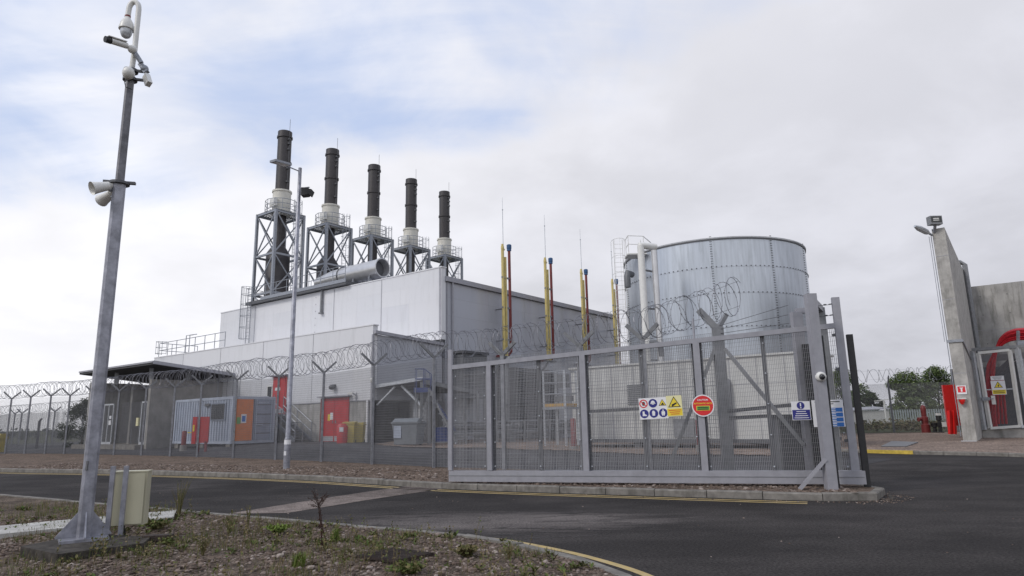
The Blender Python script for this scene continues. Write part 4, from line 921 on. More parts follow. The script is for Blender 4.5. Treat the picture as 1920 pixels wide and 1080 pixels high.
# ------------------------------------------------------------------ chimney stacks
S1 = W((0, 0), 0, 0, 0)+V((-19.2, 52.97, 0))
def make_stack(base, label):
    root = thing('chimney_stack', base, label, 'chimney', 'chimney stacks in a row on the hall roof')
    o = base
    H = 1.32; zr, zp, zm = 10.1, 18.45, 14.9
    R_ = .57
    b = MB(); b.lathe(o, [(R_, 20.4), (R_, 23.1), (R_+.07, 23.12), (R_+.07, 23.28), (R_, 23.3), (R_, 25.4), (R_+.08, 25.42), (R_+.08, 25.56), (R_+.02, 25.58), (R_+.02, 26.0), (R_-.06, 26.02)], 24); b.build('flue', 'flue', root, smooth=35)
    b = MB(); b.lathe(o, [(.44, 14.6), (.44, 18.6)], 20); b.build('inner_flue', 'flue', root, smooth=35)
    b = MB(); b.lathe(o+D1*.12, [(.95, 10.2), (.95, 15.2), (.9, 15.3), (.46, 16.0)], 22); b.build('boiler_casing', 'flue', root, smooth=35)
    b = MB(); b.lathe(o, [(.5, 18.5), (.74, 18.52), (.74, 20.5), (.8, 20.52), (.8, 20.66), (.62, 20.72)], 24); b.build('silencer', 'cream', root, smooth=35)
    b = MB(); b.box(o-D2*.82-D1*.1+Z*19.55, (.75, .25, .55), AX); b.box(o-D2*.82-D1*.1+Z*19.2, (.85, .2, .12), AX); wb = b.build('instrument_box', 'white', root)
    for i in (1, -1):
        for j in (1, -1):
            b = MB(); b.beam(o+D1*H*i+D2*H*j+Z*zr, o+D1*H*i+D2*H*j+Z*(zp+.1), .2, .2, D1); b.build('tower_leg', 'galv', root)
    for z in (zm, zm-3.2, zp):
        for i in (1, -1):
            b = MB(); b.beam(o+D1*H*i-D2*H+Z*z, o+D1*H*i+D2*H+Z*z, .12, .16); b.build('tie_beam', 'galv', root)
            b = MB(); b.beam(o-D1*H+D2*H*i+Z*z, o+D1*H+D2*H*i+Z*z, .12, .16); b.build('tie_beam', 'galv', root)
    b = MB()
    cs = [(-1, -1), (1, -1), (1, 1), (-1, 1)]
    for k in range(4):
        p, q = cs[k], cs[(k+1) % 4]; P_, Q_ = o+D1*H*p[0]+D2*H*p[1], o+D1*H*q[0]+D2*H*q[1]
        for z0, z1 in ((zm-3.2, zm), (zm, zp)):
            m_ = (P_+Q_)/2
            b.beam(P_+Z*z0, Q_+Z*z1, .085); b.beam(Q_+Z*z0, P_+Z*z1, .085)
        b.beam(P_+Z*zr, Q_+Z*(zm-3.2), .085)
    b.build('bracing', 'galv', root)
    b = MB(); 
    for k in range(-6, 7): b.box(o+D2*(k*.22)+Z*(zp+.12), (2.85, .1, .05), AX)
    for k in (-1, 0, 1): b.box(o+D1*(k*1.35)+Z*(zp+.1), (.1, 2.85, .09), AX)
    b.build('platform', 'mid', root)
    b = MB()
    oct_ = [o+(D1*math.cos(a)+D2*math.sin(a))*1.28 for a in [math.pi/6*k for k in range(13)]]
    for p in oct_[:-1]: b.tube([p+Z*(zp+.14), p+Z*(zp+1.24)], .026, 4)
    for h in (.45, .85, 1.24): b.tube([p+Z*(zp+h) for p in oct_], .026, 4)
    b.build('platform_railing', 'galv', root)
    b = MB(); lc = o-D1*1.35+D2*.55
    for s in (.22, -.22): b.tube([lc+D2*s+Z*10.8, lc+D2*s+Z*(zp+1.3)], .028, 4)
    for k in range(28): b.tube([lc+D2*.22+Z*(11+.3*k), lc-D2*.22+Z*(11+.3*k)], .016, 4)
    for k in range(9):
        z = 12.2+.9*k; b.tube([lc+D2*(.36*math.cos(math.pi*i/6))-D1*(.6*math.sin(math.pi*i/6))+Z*z for i in range(7)], .02, 4)
    for i in range(1, 6): b.tube([lc+D2*(.36*math.cos(math.pi*i/6))-D1*(.6*math.sin(math.pi*i/6))+Z*12.2, lc+D2*(.36*math.cos(math.pi*i/6))-D1*(.6*math.sin(math.pi*i/6))+Z*(zp+1.2)], .014, 4)
    b.build('caged_ladder', 'galv', root)
    b = MB()
    for z in (25.2, 24.8, 24.3, 22.6, 21.4): b.box(o-D1*(R_+.08)+Z*z, (.2, .2, .14), AX)
    b.tube([o-D1*(R_+.1)+Z*20.6, o-D1*(R_+.1)+Z*26.0, o-D1*(R_+.1)+Z*27.0], .018, 4); b.build('lightning_rod', 'dark', root)
    return root
labs = ['tallest looking brown chimney stack at the left, behind the lamp post', 'brown chimney stack next right of the one behind the lamp post', 'middle one of the five brown chimney stacks, above the silver duct', 'brown chimney stack just right of the open duct mouth, second smallest', 'smallest looking brown chimney stack, farthest right above the hall corner']
s0 = make_stack(S1, labs[0])
for k in range(1, 5):
    c_ = copy_tree(s0, S1+D2*(4.98*k)); c_['label'] = labs[k]
# ------------------------------------------------------------------ gas vent pipes beside the hall
def make_vent(label, bb):
    base = W(C, -1.0, bb, .25); root = thing('vent_pipes', base, label, 'vent pipes', 'yellow and red vent pipes along the hall side')
    o = base-Z*.25; r_ = o+D2*.72
    b = MB(); b.tube([o+Z*5.4, o+Z*12.72], .1, 8); b.tube([o+D2*.27+Z*5.4, o+D2*.27+Z*12.0], .09, 8); b.build('yellow_pipe', 'yellow', root, smooth=40)
    b = MB(); b.lathe(o+Z*12.5, [(.11, 0), (.11, .12), (.08, .2), (.08, .35)], 10); b.beam(o+Z*12.5, o+D2*.2+Z*12.5, .1); b.build('yellow_head', 'yellow', root)
    b = MB(); b.tube([r_+Z*12.55, r_+Z*5.75, r_+Z*5.58+D1*.1-D2*.1, r_+Z*5.5+D1*.25-D2*.25, r_+D1*.98-D2*.25+Z*5.5], .095, 8); b.build('red_pipe', 'red_dark', root, smooth=40)
    b = MB(); b.lathe(r_+Z*12.5, [(.08, 0), (.15, .02), (.15, .16), (.165, .18), (.165, .42), (.12, .46)], 12); b.build('blue_cap', 'cap_blue', root, smooth=35)
    b = MB(); b.tube([o+Z*12.8+D2*.08, o+D2*.08+Z*15.2], .022, 5); b.tube([o+D2*.08+Z*15.2, o+D2*.08+Z*16.1], .012, 5); b.ball(o+D2*.08+Z*15.25, .05, 6, 4); b.build('aerial_rod', 'galv_light', root)
    for z in (6.5, 8.6, 10.6):
        b = MB(); b.beam(o-D2*.12+Z*z, r_+D2*.1+Z*z, .1, .1)
        if z < 9.5: b.beam(o+D2*.45+Z*z, o+D2*.45+D1*.98+Z*z, .07)
        b.build('clamp_bracket', 'mid', root)
    b = MB(); b.beam(o-D2*.25+Z*5.4, r_+D2*.1+Z*5.4, .35, .08); b.beam(o+D2*.3+D1*.2+Z*5.35, o+D2*.3+D1*.95+Z*4.5, .1); b.build('support_shelf', 'mid', root)
    return root
vl = ['leftmost and nearest pair of yellow and red vent pipes on the hall side', 'vent pipe pair second from the left, its blue cap well above the eave', 'vent pipe pair third from the left on the hall side wall', 'farthest vent pipe pair beside the white tank ladder']
v0 = make_vent(vl[0], 4.78)
for k in range(1, 4):
    c_ = copy_tree(v0, W(C, -1.0, 4.78+4.97*k, .25)); c_['label'] = vl[k]
# ------------------------------------------------------------------ plant along the hall side, behind the gate
lv = thing('louvre_housing', W(C, -.8, 7.2, .2), 'dark louvred ventilation housing against the hall side wall behind the gate', 'ventilation housing')
b = MB(); wbox(b, C, -1.5, -.02, 5.2, 10.2, .3, 4.7); b.build('casing', 'dark', lv)
b = MB()
for k in range(26): b.box(W(C, -1.54, 7.7, .6+.155*k), (.1, 4.7, .05), (D1*.8+Z*.6, D2, Z*.8-D1*.6))
b.build('louvre_blades', 'louvre', lv)
lv = thing('intake_duct', W(C, -.6, 1.8, .3), 'dark square air intake ducts on the hall corner behind the gate', 'duct')
b = MB(); wbox(b, C, -1.1, -.02, .7, 2.9, 2.7, 5.35); b.build('casing', 'louvre', lv)
b = MB(); wbox(b, C, -1.2, -.0, .6, 3.0, 5.35, 5.5); wbox(b, C, -1.16, -.02, .66, 2.94, 4.0, 4.08); b.build('flange', 'dark', lv)
b = MB()
for bb in (.9, 2.7): b.beam(W(C, -1.0, bb, .2), W(C, -1.0, bb, 2.7), .12)
b.build('leg', 'mid', lv)
q0 = aty(950, 790, 39.0); dp = thing('silver_pipe', V((q0.x, q0.y, .25)), 'thick pale vertical pipe between the intake duct and the louvre housing', 'pipe')
b = MB(); b.tube([V((q0.x, q0.y, .3)), V((q0.x, q0.y, 4.6)), V((q0.x+.2, q0.y+.15, 4.9)), V((q0.x+.9, q0.y+.7, 5.0))], .2, 12); b.build('pipe', 'mid', dp, smooth=40); b = MB(); b.lathe(V((q0.x, q0.y, 2.2)), [(.28, 0), (.28, .08)], 14); b.lathe(V((q0.x, q0.y, .27)), [(.3, 0), (.3, .06)], 14); b.build('flange', 'dark', dp)
pr_ = thing('pipe_rack', W(C, -3.6, 4, .2), 'low rack of dark horizontal pipes on steel trestles behind the gate', 'pipework')
for k, (a, z, r) in enumerate([(-3.4, .75, .09), (-3.7, .78, .12), (-4.05, .72, .08), (-4.3, 1.1, .06), (-3.5, 1.3, .07), (-3.2, 1.0, .14)]):
    b = MB(); b.tube([W(C, a, -3.5, z), W(C, a, 7.6+k*.3, z)], r, 8); b.build('pipe', 'dark' if k % 2 else 'mid', pr_, smooth=40)
for bb in (-3, -.5, 2, 4.5, 7):
    b = MB(); b.beam(W(C, -2.9, bb, .55), W(C, -4.6, bb, .55), .12)
    for a in (-3.0, -4.5): b.beam(W(C, a, bb, .15), W(C, a, bb, 1.4), .1)
    b.build('trestle', 'mid', pr_)
for bb in (-1.6, 1.2, 3.4, 6):
    b = MB(); b.lathe(W(C, -3.7, bb, .85), [(.05, 0), (.05, .45), (.17, .46), (.17, .5)], 12); b.build('valve', 'mid', pr_)
    b = MB(); b.box(W(C, -4.3, bb+.6, 1.1), (.25, .3, .28), AX); b.build('valve_actuator', 'mid', pr_)
for k, (bb, a) in enumerate(((.4, -4.6), (5.4, -4.4))):
    b = MB(); b.box(W(C, a, bb, .42), (.5, .5, .36), AX); b.beam(W(C, a, bb-.3, .2), W(C, a, bb+.4, 1.3), .06); b.lathe(W(C, a, bb, .6), [(.16, 0), (.16, .5), (.1, .58)], 12); b.build('valve_body', 'louvre', pr_)
# orange scaffold platform
pf_ = thing('work_platform', gz(1050, 828, .25), 'pale four legged work platform with an ochre deck behind the gate', 'platform')
PYY = 30.5; pc = aty(1051, 760, PYY); zdk = pc.z
b = MB(); b.box(pc, (1.15, 1.0, .14), AX); b.build('deck', 'ochre', pf_)
b = MB(); b.box(pc-Z*.13, (1.25, 1.1, .1), AX); b.build('deck_frame', 'galv', pf_)
for i in (1, -1):
    for j in (1, -1):
        b = MB(); q = pc+D1*.56*i+D2*.5*j; b.beam(V((q.x, q.y, .22)), q+Z*1.55, .07); b.build('leg', 'galv_light', pf_)
b = MB()
for h in (.5, 1.0, 1.5):
    for i in (1, -1): b.tube([pc+D1*.56*i-D2*.5+Z*h, pc+D1*.56*i+D2*.5+Z*h], .025, 5); b.tube([pc+D1*.56-D2*.5*i+Z*h, pc-D1*.56-D2*.5*i+Z*h], .025, 5)
b.build('guard_rail', 'galv', pf_)
b = MB(); b.box(pc+D2*.3+Z*1.1, (.5, .3, .6), AX); b.box(pc+D2*.3+Z*.3, (.9, .3, .25), AX); b.build('control_box', 'louvre', pf_)
# red bollards
for (px, py0, py1, yy, lab) in ((1076, 784, 838, 29.3, 'dark red bollard beside the four legged work platform'), (1313, 786, 836, 26.6, 'dark red bollard behind the round caution sign'), (344, 808, 836, 33.6, 'dark red bollard at the left end of the container')):
    p0, p1 = aty(px, py1, yy), aty(px, py0, yy); b = MB(); h = p1.z-p0.z+.25
    rt_ = thing('bollard', V((p0.x, p0.y, p0.z-.25)), lab, 'bollard'); b.lathe(V((p0.x, p0.y, p0.z-.25)), [(.115, 0), (.115, h-.05), (.08, h)], 14); b.build('post', 'red_dark', rt_, smooth=40)
    b = MB(); b.lathe(V((p0.x, p0.y, p0.z-.25)), [(.17, 0), (.17, .28), (.118, .29)], 14); b.build('foot', 'conc_dull', rt_)
# off white enclosure in front of the tank
E0 = (3.56, 32.5); EZ = .42
en = thing('plant_enclosure', W(E0, -5, 1.5, .15), 'long off white panelled plant enclosure behind the gate mesh', 'enclosure')
b = MB(); wbox(b, E0, -10.4, .9, 0, 3.2, EZ, 3.78); b.build('body', 'encl', en)
b = MB(); wbox(b, E0, -10.5, 1.0, -.08, 3.3, 3.78, 3.86); b.build('roof', 'encl', en)
b = MB()
for a in [.9-1.13*k for k in range(11)]: wbox(b, E0, a-.015, a+.015, -.012, .0, EZ, 3.78)
for z in (1.5, 2.65): wbox(b, E0, -10.4, .9, -.01, 0, z-.01, z+.01)
b.build('panel_joint', 'joint', en)
b = MB(); wbox(b, E0, -10.45, .95, -.05, 3.2, .26, .42); 
for a in (.5, -2.5, -5.5, -8.5): wbox(b, E0, a-.2, a+.2, .1, .6, -.02, .26)
b.build('skid', 'dark', en)
a0, z0 = fr(1176, 720, E0); a1, z1 = fr(1213, 758, E0)
b = MB()
for k in range(11): wbox(b, E0, a1, a0, -.05, -.012, z1+(z0-z1)*k/11, z1+(z0-z1)*(k+.45)/11)
b.build('louvre', 'louvre', en)
b = MB(); wbox(b, E0, -5.3, -4.35, -.06, .0, .5, 1.3); b.build('service_hatch', 'mid', en)
b = MB(); b.tube([W(E0, -6.9, -.2, .5), W(E0, -6.9, -.2, 2.5), W(E0, -6.9, -.1, 2.75), W(E0, -6.9, .1, 2.8)], .16, 10); b.build('elbow_pipe', 'mid', en, smooth=40)
b = MB(); b.tube([W(E0, -10.45, -.25, 3.3), W(E0, -10.45, -.25, .6)], .09, 8); b.ball(W(E0, -10.2, -.2, 3.2), .22, 10, 6); b.ball(W(E0, -10.1, -.2, 2.3), .16, 10, 6); b.build('side_pipe', 'louvre', en)
# ------------------------------------------------------------------ water tank
TC = V((13.42, 43.2, .15)); TR = 5.77; TH = 11.38
tk = thing('storage_tank', TC, 'big round galvanised storage tank with bolted sheets right of the hall', 'tank')
b = MB(); b.lathe(TC, [(TR, 0), (TR, TH)], 96); b.build('shell', 'tank', tk, smooth=30)
b = MB(); b.lathe(TC+Z*TH, [(TR, -.0), (TR+.05, .0), (TR+.05, .09), (TR-.1, .1), (1.0, .4)], 96); b.build('rim', 'dark', tk, smooth=30)
b = MB(); b.lathe(TC+Z*(TH+.095), [(TR+.06, 0), (TR+.07, .05), (TR-.1, .08)], 96, caps=False); b.build('rim_cap', 'galv_light', tk, smooth=30)
b = MB(); sm = MB()
angs = [math.radians(-107+a) for a in (-105, -70, -35, 0, 36, 71, 106)]
def tp(a, z, r=TR+.012): return TC+V((math.cos(a)*r, math.sin(a)*r, z))
for z in (aty(1420, 548, 37.6).z-.15-3.9, aty(1420, 548, 37.6).z-.15-1.95, aty(1420, 548, 37.6).z-.15, aty(1380, 497, 37.3).z-.15):
    sm.lathe(TC+Z*z, [(TR+.0, -.05), (TR+.008, -.05), (TR+.008, .05), (TR, .05)], 96, caps=False)
    for k in range(80):
        a = math.radians(-200+k*2.8); b.box(tp(a, z), (.06, .06, .05))
for ai, a in enumerate(angs):
    for zi in range(78):
        z = .2+zi*.148
        for da in (-.006, .006): b.box(tp(a+da, z), (.04, .04, .04))
b.build('bolts', 'dark', tk); sm.build('seam', 'tank', tk)
# inlet pipe with goose neck
pxa = aty(1207, 560, 36.6)
b = MB(); p_ = V((pxa.x, pxa.y, 0)); inn = (V((TC.x, TC.y, 0))-p_).normalized()
ztop = aty(1207, 460, 36.6).z
b.tube([p_+Z*2.6, p_+Z*(ztop-.02)], .2, 16); b.tube([p_+Z*(ztop-.2), p_+Z*(ztop+.0), p_+inn*.1+V((.1, 0, 0))+Z*ztop, aty(1229, 463, 37.0)], .2, 12); b.build('inlet_pipe', 'white', tk, smooth=40)
pb_ = p_+V((.62, -.1, 0))+inn*.2
b = MB(); b.tube([pb_+Z*2.6, pb_+Z*(ztop-.3)], .17, 12); b.build('outlet_pipe', 'duct', tk, smooth=40)
for z in (4.5, 7.4, 9.6): b = MB(); b.beam(p_+Z*z-inn*.1, p_+inn*1.0+V((.3, 0, 0))+Z*z, .12, .08); b.build('pipe_bracket', 'mid', tk)
b = MB(); q = aty(1185, 515, 40.5); b.tube([q, q+V((-.35, -.45, 0)), q+V((-.4, -.5, -.25)), q+V((-.4, -.5, -.9))], .2, 10); b.build('overflow_elbow', 'louvre', tk, smooth=40)
b = MB(); q = aty(1222, 655, 35.5); b.tube([q+V((.0, 0, .35)), q+V((.1, -.2, .35)), q+V((.4, -.3, .2)), q+V((.45, -.3, -.4))], .15, 10); b.build('drain_elbow', 'louvre', tk, smooth=40)
lt = aty(1164, 560, 41.0); lp = V((lt.x, lt.y, 0))
tl = thing('tank_ladder', lp+Z*.2, 'pale caged ladder standing against the left side of the tank', 'ladder')
b = MB()
for s in (-.28, .28): b.tube([lp+X*s+Z*.3, lp+X*s+Z*12.6], .022, 5)
b.build('stile', 'white', tl)
for k in range(40): b = MB(); b.tube([lp-X*.28+Z*(.6+.3*k), lp+X*.28+Z*(.6+.3*k)], .012, 4); b.build('rung', 'white', tl)
b = MB()
for z in [2.6+1.1*k for k in range(10)]: b.tube([lp+X*(.42*math.cos(math.pi*k/8))-V((0, 1, 0))*(.75*math.sin(math.pi*k/8))+Z*z for k in range(9)], .014, 4)
for k in range(0, 9, 2): b.tube([lp+X*(.42*math.cos(math.pi*k/8))-V((0, 1, 0))*(.75*math.sin(math.pi*k/8))+Z*z for z in (2.6, 12.5)], .009, 4)
b.build('cage', 'white', tl)
b = MB(); pt_ = lp+X*.5
for (xx, yy) in ((0, 0), (1.0, .2), (1.8, .9), (0, -.9), (1.0, -.7)):
    b.tube([pt_+V((xx, yy, 11.4)), pt_+V((xx, yy, 12.6))], .025, 4)
for h in (12.05, 12.6): b.tube([pt_+V((0, -.9, h)), pt_+V((1.0, -.7, h)), pt_+V((1.8, .9, h))], .025, 4); b.tube([pt_+V((0, -.9, h)), pt_+V((0, 0, h))], .025, 4)
b.box(pt_+V((.5, -.4, 11.4)), (1.2, 1.2, .08)); b.build('top_platform', 'white', tl)
# ------------------------------------------------------------------ canopy building on the left
K = (-21.9, 40.2); KZ = .15
kb = thing('canopy_building', W(K, 3, 2, KZ), 'open fronted concrete building under a wide dark flat roof at the left of the yard', 'building')
b = MB(); wbox(b, K, -.02, .28, 0, 4.7, KZ-.2, 4.25); b.build('side_wall', 'conc_dull', kb)
b = MB(); wbox(b, K, .28, 9.4, 3.2, 3.5, KZ-.2, 4.3); b.build('back_wall', 'conc_dull', kb)
b = MB(); wbox(b, K, 9.2, 9.5, .2, 3.4, KZ-.2, 4.5); b.build('end_wall', 'conc_wall', kb)
b = MB(); wbox(b, K, .3, 9.6, -.5, 3.2, KZ-.2, KZ+.22); b.build('step', 'kerb', kb)
rc, rl_ = aty(287, 683, 38.9), None
ra = rc+D1*10.6; rbk = rc+D2*5.4-Z*.55+D1*0; 
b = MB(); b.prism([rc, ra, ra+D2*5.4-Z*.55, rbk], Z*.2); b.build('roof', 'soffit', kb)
b = MB(); b.beam(rc+Z*.13-D1*.03, rbk+Z*.13-D1*.03, .05, .2); b.beam(rc+Z*.16-D2*.03, ra+Z*.16-D2*.03, .05, .1); b.build('fascia', 'trim', kb)
for p_, q_, w_ in ((W(K, .4, .15, 4.2), W(K, .4, .15, rc.z), .22), (W(K, 5.2, .15, 4.2), W(K, 5.2, .15, rc.z), .22), (W(K, .1, 2.3, 4.2), W(K, .1, 2.3, 4.9), .25), (W(K, -.05, 4.2, 2.4), W(K, -.05, 4.2, 4.5), .1)):
    b = MB(); b.beam(p_, q_, w_); b.build('roof_post', 'mid', kb)
b = MB(); wbox(b, K, 5.1, 5.4, 1.2, 3.2, KZ, 4.2); b.build('inner_wall', 'conc_dull', kb)
for i, a in enumerate((.75, 6.2)):
    b = MB(); d0, d1 = a, a+1.5
    for (x0, x1, z0, z1) in ((d0, d0+.1, KZ+.22, 3.0), (d1-.1, d1, KZ+.22, 3.0), (d0, d1, 2.9, 3.0), (d0, d1, KZ+.22, KZ+.36), (d0+.7, d0+.8, KZ+.22, 3.0)): wbox(b, K, x0, x1, .55, .62, z0, z1)
    g_ = b.build('gate_frame', 'galv_light', kb)
    wires(MB(), W(K, d0+.1, .6, 0), W(K, d1-.1, .6, 0), KZ+.36, 2.9, KZ+.36, 2.9, .05, .05, .004).build('gate_mesh', 'wire', g_)
    b = MB(); wbox(b, K, d0+.2, d0+.55, .53, .545, 1.6, 1.9); wbox(b, K, d0+.2, d0+.5, .53, .545, 2.0, 2.2); b.build('notice', 'sign_white', g_)
    b = MB(); wbox(b, K, d1+.15, d1+.45, .5, .6, 1.5, 2.0); b.build('switch_box', 'sign_pale', g_)
b = MB()
for a in (2.6, 3.4, 4.3): b.beam(W(K, a, 1.0, KZ+.2), W(K, a+(.35 if a != 3.4 else 0), 1.0, 3.0), .06)
b.beam(W(K, 2.6, 1.0, 2.2), W(K, 3.4, 1.0, KZ+.3), .05); b.build('cable_frame', 'mid', kb)
wires(MB(), W(K, 2.3, .6, 0), W(K, 5.1, .6, 0), KZ+.3, 3.0, KZ+.3, 3.0, .05, .05, .004).build('mesh_screen', 'wire', kb)
# ------------------------------------------------------------------ site container
Q = (-14.67, 35.0); QZ = .47
ct = thing('site_container', W(Q, 3, 1.2, QZ), 'pale blue grey steel site container with an orange door and a dark window', 'container')
b = MB(); wbox(b, Q, .04, 6.02, .04, 2.4, QZ+.02, QZ+2.4)
L_ = 6.02
b.build('body', 'container', ct)
b = MB(); n = 22                                # corrugated long side
for k in range(n):
    a0 = .12+(5.82)*k/n; a1 = .12+5.82*(k+1)/n; w = (a1-a0)
    b.prism([W(Q, a0, .039, QZ+.14), W(Q, a0+w*.16, -.035, QZ+.14), W(Q, a0+w*.56, -.035, QZ+.14), W(Q, a0+w*.72, .039, QZ+.14)], Z*2.14)
b.build('corrugated_side', 'container', ct)
b = MB()
for a in (.06, 6.0):
    for bb in (.03, 2.41): b.box(W(Q, a, bb, QZ+1.2), (.14, .14, 2.42), AX)
for z in (QZ+.06, QZ+2.36):
    for bb in (.0, 2.42): wbox(b, Q, .0, 6.06, bb-.03, bb+.03, z-.07, z+.07)
    wbox(b, Q, -.03, .03, .0, 2.44, z-.07, z+.07)
b.build('frame', 'container', ct)
b = MB(); wbox(b, Q, .62, 2.1, -.07, .03, QZ+1.2, QZ+2.12); wn = b.build('window', 'container_door', ct)
b = MB(); wbox(b, Q, .7, 2.02, -.08, -.07, QZ+1.28, QZ+2.05); b.build('pane', 'glass', wn)
b = MB()
for k in range(13): wbox(b, Q, .74+.1*k, .752+.1*k, -.095, -.08, QZ+1.24, QZ+2.1)
b.build('bars', 'dark', wn)
b = MB(); wbox(b, Q, 2.2, 2.65, -.14, -.0, QZ+1.98, QZ+2.12); b.build('lamp', 'dark', ct)
b = MB(); wbox(b, Q, -.05, .03, .12, 1.12, QZ+.14, QZ+2.28); od = b.build('orange_door', 'orange', ct)
b = MB(); wbox(b, Q, -.062, -.05, .45, .75, QZ+1.05, QZ+1.5); b.build('notice', 'sign_white', od); b = MB(); b.poly([W(Q, -.064, .5, QZ+1.12), W(Q, -.064, .7, QZ+1.12), W(Q, -.064, .7, QZ+1.42), W(Q, -.064, .5, QZ+1.42)]); b.build('notice_print', 'sign_sky', od)
b = MB(); wbox(b, Q, -.062, -.05, .2, .42, QZ+1.0, QZ+1.35); b.build('notice', 'sign_green', od)
b = MB(); wbox(b, Q, -.05, .03, 1.2, 2.34, QZ+.14, QZ+2.28); gdr = b.build('grey_door', 'container_door', ct)
for z in (.5, 1.0, 1.5, 2.0): b = MB(); wbox(b, Q, -.06, -.05, 1.28, 2.26, QZ+z-.02, QZ+z+.02); b.build('door_swage', 'dark', gdr)
b = MB(); b.tube([W(Q, -.09, 1.3, QZ+.1), W(Q, -.09, 1.3, QZ+2.3)], .025, 6); b.tube([W(Q, -.09, 2.2, QZ+.1), W(Q, -.09, 2.2, QZ+2.3)], .025, 6); b.beam(W(Q, -.1, 1.3, QZ+.95), W(Q, -.1, 1.7, QZ+.95), .05); b.build('lock_rod', 'container', gdr)
b = MB(); 
for k in range(7): wbox(b, Q, -.0545, -.052, 1.45+.09*k, 1.51+.09*k, QZ+2.08, QZ+2.16)
b.build('lettering', 'container', gdr)
b = MB()
for a in (.3, 3, 5.7):
    for bb in (.2, 2.2): wbox(b, Q, a-.2, a+.2, bb-.2, bb+.2, .2, QZ+.02)
b.build('footing', 'kerb', ct)
# red board in front of the container
q = aty(375, 836, 33.2); bo = thing('red_board', q, 'red panel on two short legs standing in front of the container', 'board')
b = MB(); b.box(V((q.x+.1, q.y, 1.22)), (.55, .1, 1.25)); b.box(V((q.x-.28, q.y-.1, 1.2)), (.18, .1, 1.3)); b.build('panel', 'red', bo)
b = MB(); b.box(V((q.x-.1, q.y, .4)), (.1, .1, .5)); b.box(V((q.x+.28, q.y, .4)), (.1, .1, .5)); b.build('leg', 'red_dark', bo)
b = MB(); b.beam(V((q.x-.42, q.y-.1, 1.1)), V((q.x-.6, q.y-.1, 1.1)), .05); b.box(V((q.x-.3, q.y-.16, 1.3)), (.08, .02, .3)); b.build('handle', 'sign_yellow', bo)
# ------------------------------------------------------------------ bins
def wheelie(c, m, label, w=.58, d=.6, h=1.06):
    c = V(c); r = thing('wheelie_bin', c, label, 'bin')
    b = MB(); k = .84
    p0 = [c-X*w/2*k-V((0, d/2*k, 0)), c+X*w/2*k-V((0, d/2*k, 0)), c+X*w/2*k+V((0, d/2*k, 0)), c-X*w/2*k+V((0, d/2*k, 0))]
    p1 = [c-X*w/2-V((0, d/2, 0)), c+X*w/2-V((0, d/2, 0)), c+X*w/2+V((0, d/2, 0)), c-X*w/2+V((0, d/2, 0))]
    b.add([p+Z*.06 for p in p0]+[p+Z*(h-.1) for p in p1], [(3, 2, 1, 0), (0, 1, 5, 4), (1, 2, 6, 5), (2, 3, 7, 6), (3, 0, 4, 7), (4, 5, 6, 7)]); b.build('body', m, r)
    b = MB(); b.box(c+Z*(h-.08), (w+.06, d+.04, .05)); b.prism([c+V((-w/2-.02, -d/2-.03, h-.05)), c+V((w/2+.02, -d/2-.03, h-.05)), c+V((w/2+.02, d/2, h-.02)), c+V((-w/2-.02, d/2, h-.02))], Z*.05); b.build('lid', m, r)
    for s in (-1, 1): b = MB(); b.lathe(c+X*s*(w/2-.05)+V((-.025, d/2-.05, .1)), [(.1, 0), (.1, .05)], 12, X); b.build('wheel', 'black', r)
    b = MB(); b.tube([c+V((-w/2+.05, d/2+.06, h-.1)), c+V((w/2-.05, d/2+.06, h-.1))], .02, 6); b.build('handle', m, r)
    return r
q = aty(655, 831, 33.9); wheelie((q.x, q.y, .38), 'yellow_bin', 'front yellow wheelie bin beside the double red door')
wheelie((q.x+.33, q.y+.55, .38), 'yellow_bin', 'second yellow wheelie bin tucked behind the front yellow one', .56, .6, 1.02)
q = aty(641, 831, 33.6); q.z = .38; rb = thing('red_drum_bin', q, 'round red bin with a white label beside the yellow wheelie bins', 'bin')
b = MB(); b.lathe(q, [(.24, 0), (.26, .1), (.27, .85), (.25, .88), (.2, .98), (.05, 1.0)], 18); b.build('body', 'red', rb, smooth=40)
b = MB(); b.box(q+V((.02, -.272, .72)), (.2, .012, .22)); b.build('label', 'sign_white', rb)
q = aty(766, 836, 31.6); gb = thing('large_waste_bin', (q.x, q.y, .22), 'big grey four wheeled waste bin standing before the loading bay', 'bin')
q = V((q.x, q.y, .22)); bx = (V((.96, -.28, 0)), V((.28, .96, 0)), Z)
b = MB(); w, d = 1.25, .95
cs = [(-1, -1), (1, -1), (1, 1), (-1, 1)]
b.add([q+bx[0]*(i*w/2*.88)+bx[1]*(j*d/2*.85)+Z*.16 for i, j in cs]+[q+bx[0]*(i*w/2)+bx[1]*(j*d/2)+Z*1.12 for i, j in cs], [(3, 2, 1, 0), (0, 1, 5, 4), (1, 2, 6, 5), (2, 3, 7, 6), (3, 0, 4, 7), (4, 5, 6, 7)]); b.build('body', 'bin_grey', gb)
b = MB(); b.box(q+Z*1.14, (w+.1, d+.08, .08), bx); b.prism([q+bx[0]*(-w/2)+bx[1]*(-d/2)+Z*1.18, q+bx[0]*(-w/2)+bx[1]*(d/2)+Z*1.18, q+bx[0]*(-w/2)+bx[1]*(d/2*.4)+Z*1.34, q+bx[0]*(-w/2)-bx[1]*(d/2*.4)+Z*1.34], bx[0]*w); b.build('lid', 'bin_grey', gb)
b = MB()
for s in (-1, 1): b.tube([q+bx[0]*(s*(w/2+.02))+Z*1.2, q+bx[0]*(s*(w/2+.14))+Z*1.22], .05, 8)
b.build('lifting_trunnion', 'mid', gb)
for i, j in cs: b = MB(); b.lathe(q+bx[0]*(i*w*.36-.03)+bx[1]*(j*d*.34)+Z*.08, [(.09, 0), (.09, .06)], 12, bx[0]); b.build('wheel', 'black', gb)
